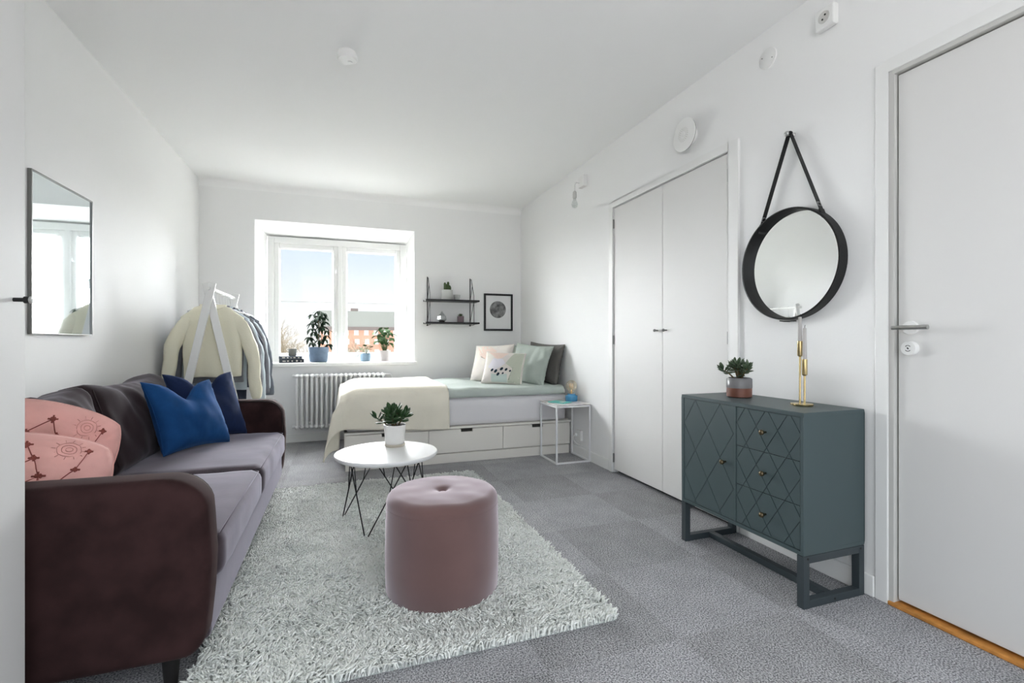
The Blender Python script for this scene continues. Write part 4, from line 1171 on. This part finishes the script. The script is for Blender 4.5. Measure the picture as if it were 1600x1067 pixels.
# ------------------------------------------------------------------ fittings on ceiling and right wall
sd = thing('smoke_detector', 'round white smoke detector on the ceiling', 'smoke detector', (.035, 2.765, ZC))
MB().lathe([(.046, 0), (.046, -.012), (.052, -.016), (.052, -.036), (.046, -.044), (0, -.045)], 40).build('housing', 'plastic', sd, smooth=True, angle=35)
MB().lathe([(.012, -.044), (.012, -.048), (0, -.049)], 20, (.015, .01, 0)).build('test_button', 'plastic', sd, smooth=True, angle=40)
vt = thing('air_vent', 'round white air valve with perforated centre above the closet', 'vent', (XR, 2.40, 2.288))
MB().lathe([(.05, 0), (.05, -.045), (.085, -.052), (.094, -.0575), (.098, -.0575), (.098, -.062), (.09, -.064), (.045, -.066), (0, -.066)], 56, axis='X').build('disc', 'plastic', vt, smooth=True, angle=35)
mb = MB()
for ring, cnt in ((.026, 14), (.034, 18), (.041, 22)):
    for k in range(cnt):
        t = 2 * PI * k / cnt + ring * 9; mb.tube([(-.0655, ring * math.cos(t), ring * math.sin(t)), (-.0668, ring * math.cos(t), ring * math.sin(t))], .0026, 6)
mb.build('perforation', 'jamb', vt)['kind'] = 'stuff'
MB().lathe([(.086, -.0525), (.0965, -.0535), (.0965, -.0565), (.088, -.0562)], 56, axis='X', cap=False).build('edge_shade_ring', 'cut', vt, smooth=True)  # dark ring painting the shade under the disc edge
MB().lathe([(.014, -.065), (.014, -.070), (.010, -.072), (0, -.072)], 20, axis='X').build('centre_cap', 'plastic', vt, smooth=True, angle=40)
bc = thing('cover_plate', 'flat round white blank cover plate high on the wall', 'cover plate', (XR, 1.842, 2.456))
MB().lathe([(.050, 0), (.050, -.006), (.046, -.009), (0, -.010)], 40, axis='X').build('plate', 'plastic', bc, smooth=True, angle=40)
for s in (-1, 1): MB().lathe([(.003, -.009), (.003, -.011)], 8, (0, s * .03, s * .012), 'X').build('screw', 'hinge', bc)
so_ = thing('ceiling_socket', 'square white lamp socket box on the wall near the ceiling', 'socket', (XR, 1.522, 2.452))
box('socket_box', (-.034, -.043, -.045), (0, .043, .045), 'plastic', so_, .006)
q = MB().lathe([(.026, -.033), (.026, -.036), (.022, -.036), (.020, -.0345), (0, -.0345)], 28, axis='X').build('socket_ring', 'jamb', so_, smooth=True, angle=30)
for (y, z) in ((.006, -.008), (-.006, .008)): MB().lathe([(.004, -.0345), (.004, -.0365)], 10, (0, y, z), 'X').build('pin_hole', 'black', so_)
lb = thing('wall_light_socket', 'white wall box with hanging lampholder and bare bulb', 'lamp', (XR, 3.775, 2.40))
box('socket_box', (-.040, -.05, -.012), (0, .05, .09), 'plastic', lb, .006)
MB().tube([(-.04, .02, .03), (-.075, .02, .03), (-.088, .02, .01), (-.088, .02, -.05)], .005, 8).build('cord', 'plastic', lb, smooth=True)
MB().lathe([(.008, -.045), (.016, -.055), (.018, -.075), (.018, -.105), (.013, -.11), (0, -.11)], 20, (-.088, .02, 0)).build('lampholder', 'jamb', lb, smooth=True, angle=40)
MB().lathe([(.012, -.108), (.014, -.125), (.024, -.145), (.028, -.165), (.022, -.187), (0, -.196)], 20, (-.088, .02, 0)).build('bulb', 'ornament', lb, smooth=True)

# ------------------------------------------------------------------ clothes rack and garments
RXc, RYa, RYb, RZ = -.915, 4.10, 4.97, 1.425
rk = thing('clothes_rack', 'white A-frame clothes rack behind the sofa arm', 'clothes rack', (0, 0, 0))
def slat(p0, p1, w_, t_):
    d_ = (Vector(p1) - Vector(p0)).normalized(); s = d_.cross(Vector((0, 1, 0))).normalized() * w_ / 2; y_ = Vector((0, t_ / 2, 0))
    v = [p + a * s + b_ * y_ for p in (Vector(p0), Vector(p1)) for (a, b_) in ((-1, -1), (1, -1), (1, 1), (-1, 1))]
    return MB().add(v, [(0, 1, 2, 3), (7, 6, 5, 4), (0, 4, 5, 1), (1, 5, 6, 2), (2, 6, 7, 3), (3, 7, 4, 0)])
for yy in (RYa, RYb):
    for s in (-1, 1): slat((RXc - s * .022, yy + s * .010, RZ + .04), (RXc + s * .285, yy + s * .010, .0), .052, .018).build('leg', 'white', rk, bevel=.002, bseg=1)
MB().tube([(RXc, RYa - .05, RZ - .002), (RXc, RYb + .04, RZ - .002)], .015, 14).build('rail', 'white', rk, smooth=True, angle=40)
box('lower_bar', (RXc - .225, RYa + .03, .16), (RXc - .20, RYb - .03, .185), 'white', rk); box('lower_bar', (RXc + .20, RYa + .03, .16), (RXc + .225, RYb - .03, .185), 'white', rk)

def garment(name, label, y, sw, hem, bot, sleeve, m, seed, thick=.075, neck=.07, zs=1.30, open_=False, cat='sweater', hemw=None):
    g = thing(name, label, cat, (RXc, y, 0))
    # torso: rings from neck to hem
    mb = MB(); v = []; f = []; n = 40; rings = []
    hemw = hemw or sw * .92
    prof = [(neck, zs + .012, .5), (neck + .015, zs, .7), (neck + .05, zs - .012, .85), (sw * .36, zs - .045, .95), (sw * .5, zs - .085, 1.0), (sw * .485, zs - .15, 1.05), (sw * .47, zs - .24, 1.1)]
    k0 = len(prof); 
    for k in range(1, 9):
        t = k / 8; prof.append((sw * .47 + (hemw * .5 - sw * .47) * t, zs - .24 + (bot - (zs - .24)) * t, 1.1 + .15 * t))
    prof.append((hemw * .48, bot - .004, 1.1)); prof.append((hemw * .46, bot + .01, .9))
    for (hw__, z, kt) in prof:
        low = max(0, (zs - .15 - z) / (zs - bot))
        for i in range(n):
            a = 2 * PI * i / n; cx_, sy_ = math.cos(a), math.sin(a)
            x = hw__ * (abs(cx_) ** .8) * (1 if cx_ > 0 else -1)
            yv = thick * .5 * kt * (abs(sy_) ** .7) * (1 if sy_ > 0 else -1)
            yv += .022 * low * math.sin(x * 42 + seed * 3 + 2 * nz(x * 4, z * 3, seed)) + .018 * nz(x * 10, z * 4, seed + sy_)
            zz = z + (.012 * nz(x * 6, seed, 1) if z < bot + .05 else 0)
            v.append((x + .006 * nz(z * 7, seed, a), yv, zz))
    for r__ in range(len(prof) - 1):
        for i in range(n): f.append((r__ * n + i, r__ * n + (i + 1) % n, (r__ + 1) * n + (i + 1) % n, (r__ + 1) * n + i))
    mb.add(v, f); mb.build('torso', m, g, smooth=True)
    for s in (-1, 1):
        pts = []; rs_ = []
        for k in range(13):
            t = k / 12
            x = s * (sw * .36 + .100 * math.sin(min(1, t * 2.2) * PI / 2) + .045 * t); z = zs - .085 - .03 * math.sin(min(1, t * 3) * PI / 2) - sleeve * t
            pts.append((x + .003 * math.sin(t * 14 + seed), -.012 + .008 * math.sin(9 * t + seed), z)); rs_.append((.056 - .018 * t) * (1 + .035 * math.sin(t * 19 + seed * 2)) if t > .05 else .035)
        pts.append((pts[-1][0], pts[-1][1], pts[-1][2] - .02)); rs_.append(.034)
        mb = MB(); mb.tube(pts, rs_, 16)
        mb.v = [(x + .012 * nz(x * 30, z * 9 + seed, yv * 25), yv * .75 + .010 * nz(x * 26, z * 11, seed), z) for (x, yv, z) in mb.v]
        mb.build('sleeve', m, g, smooth=True)
    MB().tube([((neck + .012) * math.cos(t), thick * .42 * math.sin(t), zs + .004 - .028 * (math.sin(t) < 0) * abs(math.sin(t))) for t in [2 * PI * k / 24 for k in range(25)]], .010, 6).build('collar', m, g, smooth=True)
    h = MB(); h.tube([(-sw * .40, 0, zs - .045), (-sw * .2, 0, zs - .005), (0, 0, zs + .025), (sw * .2, 0, zs - .005), (sw * .40, 0, zs - .045)], .006, 8)
    h.tube([(0, 0, zs + .025), (0, 0, RZ - .03)] + [(.022 * math.cos(t), 0, RZ - .002 + .020 * math.sin(t)) for t in [-PI / 2 - .1 + 1.55 * PI * k / 10 * -1 for k in range(0, 1)]] , .0022, 6)
    h.tube([(.0, 0, RZ - .03)] + [(.0195 * math.cos(t), 0, RZ - .002 + .0195 * math.sin(t)) for t in [-PI / 2 + .2 + 1.35 * PI * k / 10 for k in range(11)]], .0022, 6)
    h.build('hanger', 'white', g, smooth=True)
    return g
garment('sweater', 'cream knitted sweater at the front of the clothes rack', 4.215, .42, 0, .765, .58, 'cream_knit', 1.0, .085)
garment('sweater', 'grey top hanging right behind the cream sweater', 4.33, .40, 0, .715, .50, 'cloth_grey', 2.3, .06)
garment('shirt', 'pale blue shirt hanging in the middle of the clothes rack', 4.44, .42, 0, .64, .62, 'shirt_blue', 3.1, .06, cat='shirt')
garment('trouser_set', 'navy garment hanging low behind the cream sweater', 4.55, .36, 0, .50, .45, 'navy_cloth', 7.1, .05, cat='garment')
garment('cardigan', 'mid grey knitted cardigan near the far end of the rack', 4.66, .42, 0, .66, .58, 'cloth_grey', 4.7, .06, cat='cardigan')
garment('shirt', 'white shirt hanging between the grey knits', 4.75, .41, 0, .68, .55, 'shirt_blue', 5.2, .05, cat='shirt')
garment('cardigan', 'slate grey cardigan at the far end of the rack', 4.86, .44, 0, .62, .62, 'cloth_dgrey', 6.9, .07, cat='cardigan')

# ------------------------------------------------------------------ outside the window
GZ = -9.0
struct(box('ground', (-300, 9, GZ - .5), (300, 400, GZ), 'ground'), 'ground outside the window')
BY = 130.0
bl = thing('apartment_building', 'orange brick apartment building with grey roof outside the window', 'building', (0, BY, 0))
X0b, X1b = -5.15, 45.0; EZ, RZb = 4.55, 8.85
box('wall', (X0b + .4, 0, GZ), (X1b, 11, EZ), 'brick', bl)
MB().prism([(-.8, EZ - .1), (11.8, EZ - .1), (11.8, EZ + .15), (11.0, RZb), (.0, RZb), (-.8, EZ + .2)], X0b, X1b + .5, 'X').build('roof', 'roof', bl)
box('fascia', (X0b, -.95, EZ - .65), (X1b, -.78, EZ + .22), 'fascia', bl)
chm = box('chimney', (2.4, .2, RZb - 1), (4.3, 1.6, RZb + .75), 'fascia', bl, .05, 1)
box('skylight', (-.1, -.45, 7.1), (.9, .1, 7.5), 'extwin', bl)
wme = None
for i in range(13):
    for j, z in enumerate((3.35, 1.0, -1.7, -4.4, -7.1)):
        x = -3.5 + i * 2.45 + (.2 if j else 0)
        if wme is None:
            b = MB(); b.box((-.55, -.10, -.65), (.55, .02, .65)); b.box((-.62, -.14, -.72), (.62, -.10, -.65))
            o = b.build('window', 'extwin', bl); wme = o.data; o.location = (x, 0, z)
        else:
            o = bpy.data.objects.new('window', wme); COL.objects.link(o); o.parent = bl; o.location = (x, 0, z)
def tree(name, label, loc, h, spread, seed, m='bark', depth=5, n0=5, tr=.18):
    t = thing(name, label, 'tree', loc); rr_ = random.Random(seed); br = MB(); tw = MB()
    def grow(p, d_, L_, r__, lv):
        q = p + d_ * L_; (br if lv > 1 else tw).tube([p, p.lerp(q, .5) + Vector((rr_.uniform(-.05, .05) * L_, rr_.uniform(-.05, .05) * L_, 0)), q], [r__, r__ * .85, r__ * .7], 5 if lv > 1 else 3, False)
        if lv == 0: return
        for k in range(rr_.choice((3, 4)) if lv < depth else n0):
            nd = (d_ + Vector((rr_.gauss(0, spread), rr_.gauss(0, spread), rr_.gauss(.05, spread * .6)))).normalized()
            grow(p.lerp(q, rr_.uniform(.55, 1)), nd, L_ * rr_.uniform(.6, .85), r__ * .62, lv - 1)
    grow(Vector((0, 0, 0)), Vector((0, 0, 1)), h * .32, tr, depth)
    br.build('branches', m, t); o = tw.build('twigs', m, t); o['kind'] = 'stuff'
    return t
tree('bare_tree', 'wide bare beige tree left of the brick building outside', (-5.9, 60, GZ), 13.0, .45, 2, n0=6, depth=6)
tree('bare_tree', 'bare tree touching the end of the brick building', (-2.6, 75, GZ), 13.0, .42, 5, n0=5, depth=5)
tree('bare_tree', 'small bare tree in front of the brick building facade', (2.05, 90, GZ), 12.0, .36, 9, n0=5, depth=5)
cbm = thing('overhead_cable', 'thin grey cable strung across the sky outside the window', 'cable', (0, 25, GZ))
MB().tube([(-9 + 18 * k / 20, 0, 2.93 - GZ + .02 * ((k - 10) / 10) ** 2) for k in range(21)], .018, 6).build('wire', 'roof', cbm, smooth=True)
for x in (-9, 9): MB().tube([(x, 0, 0), (x, 0, 3.4 - GZ)], [.14, .10], 10).build('pole', 'bark', cbm, smooth=True, angle=40)
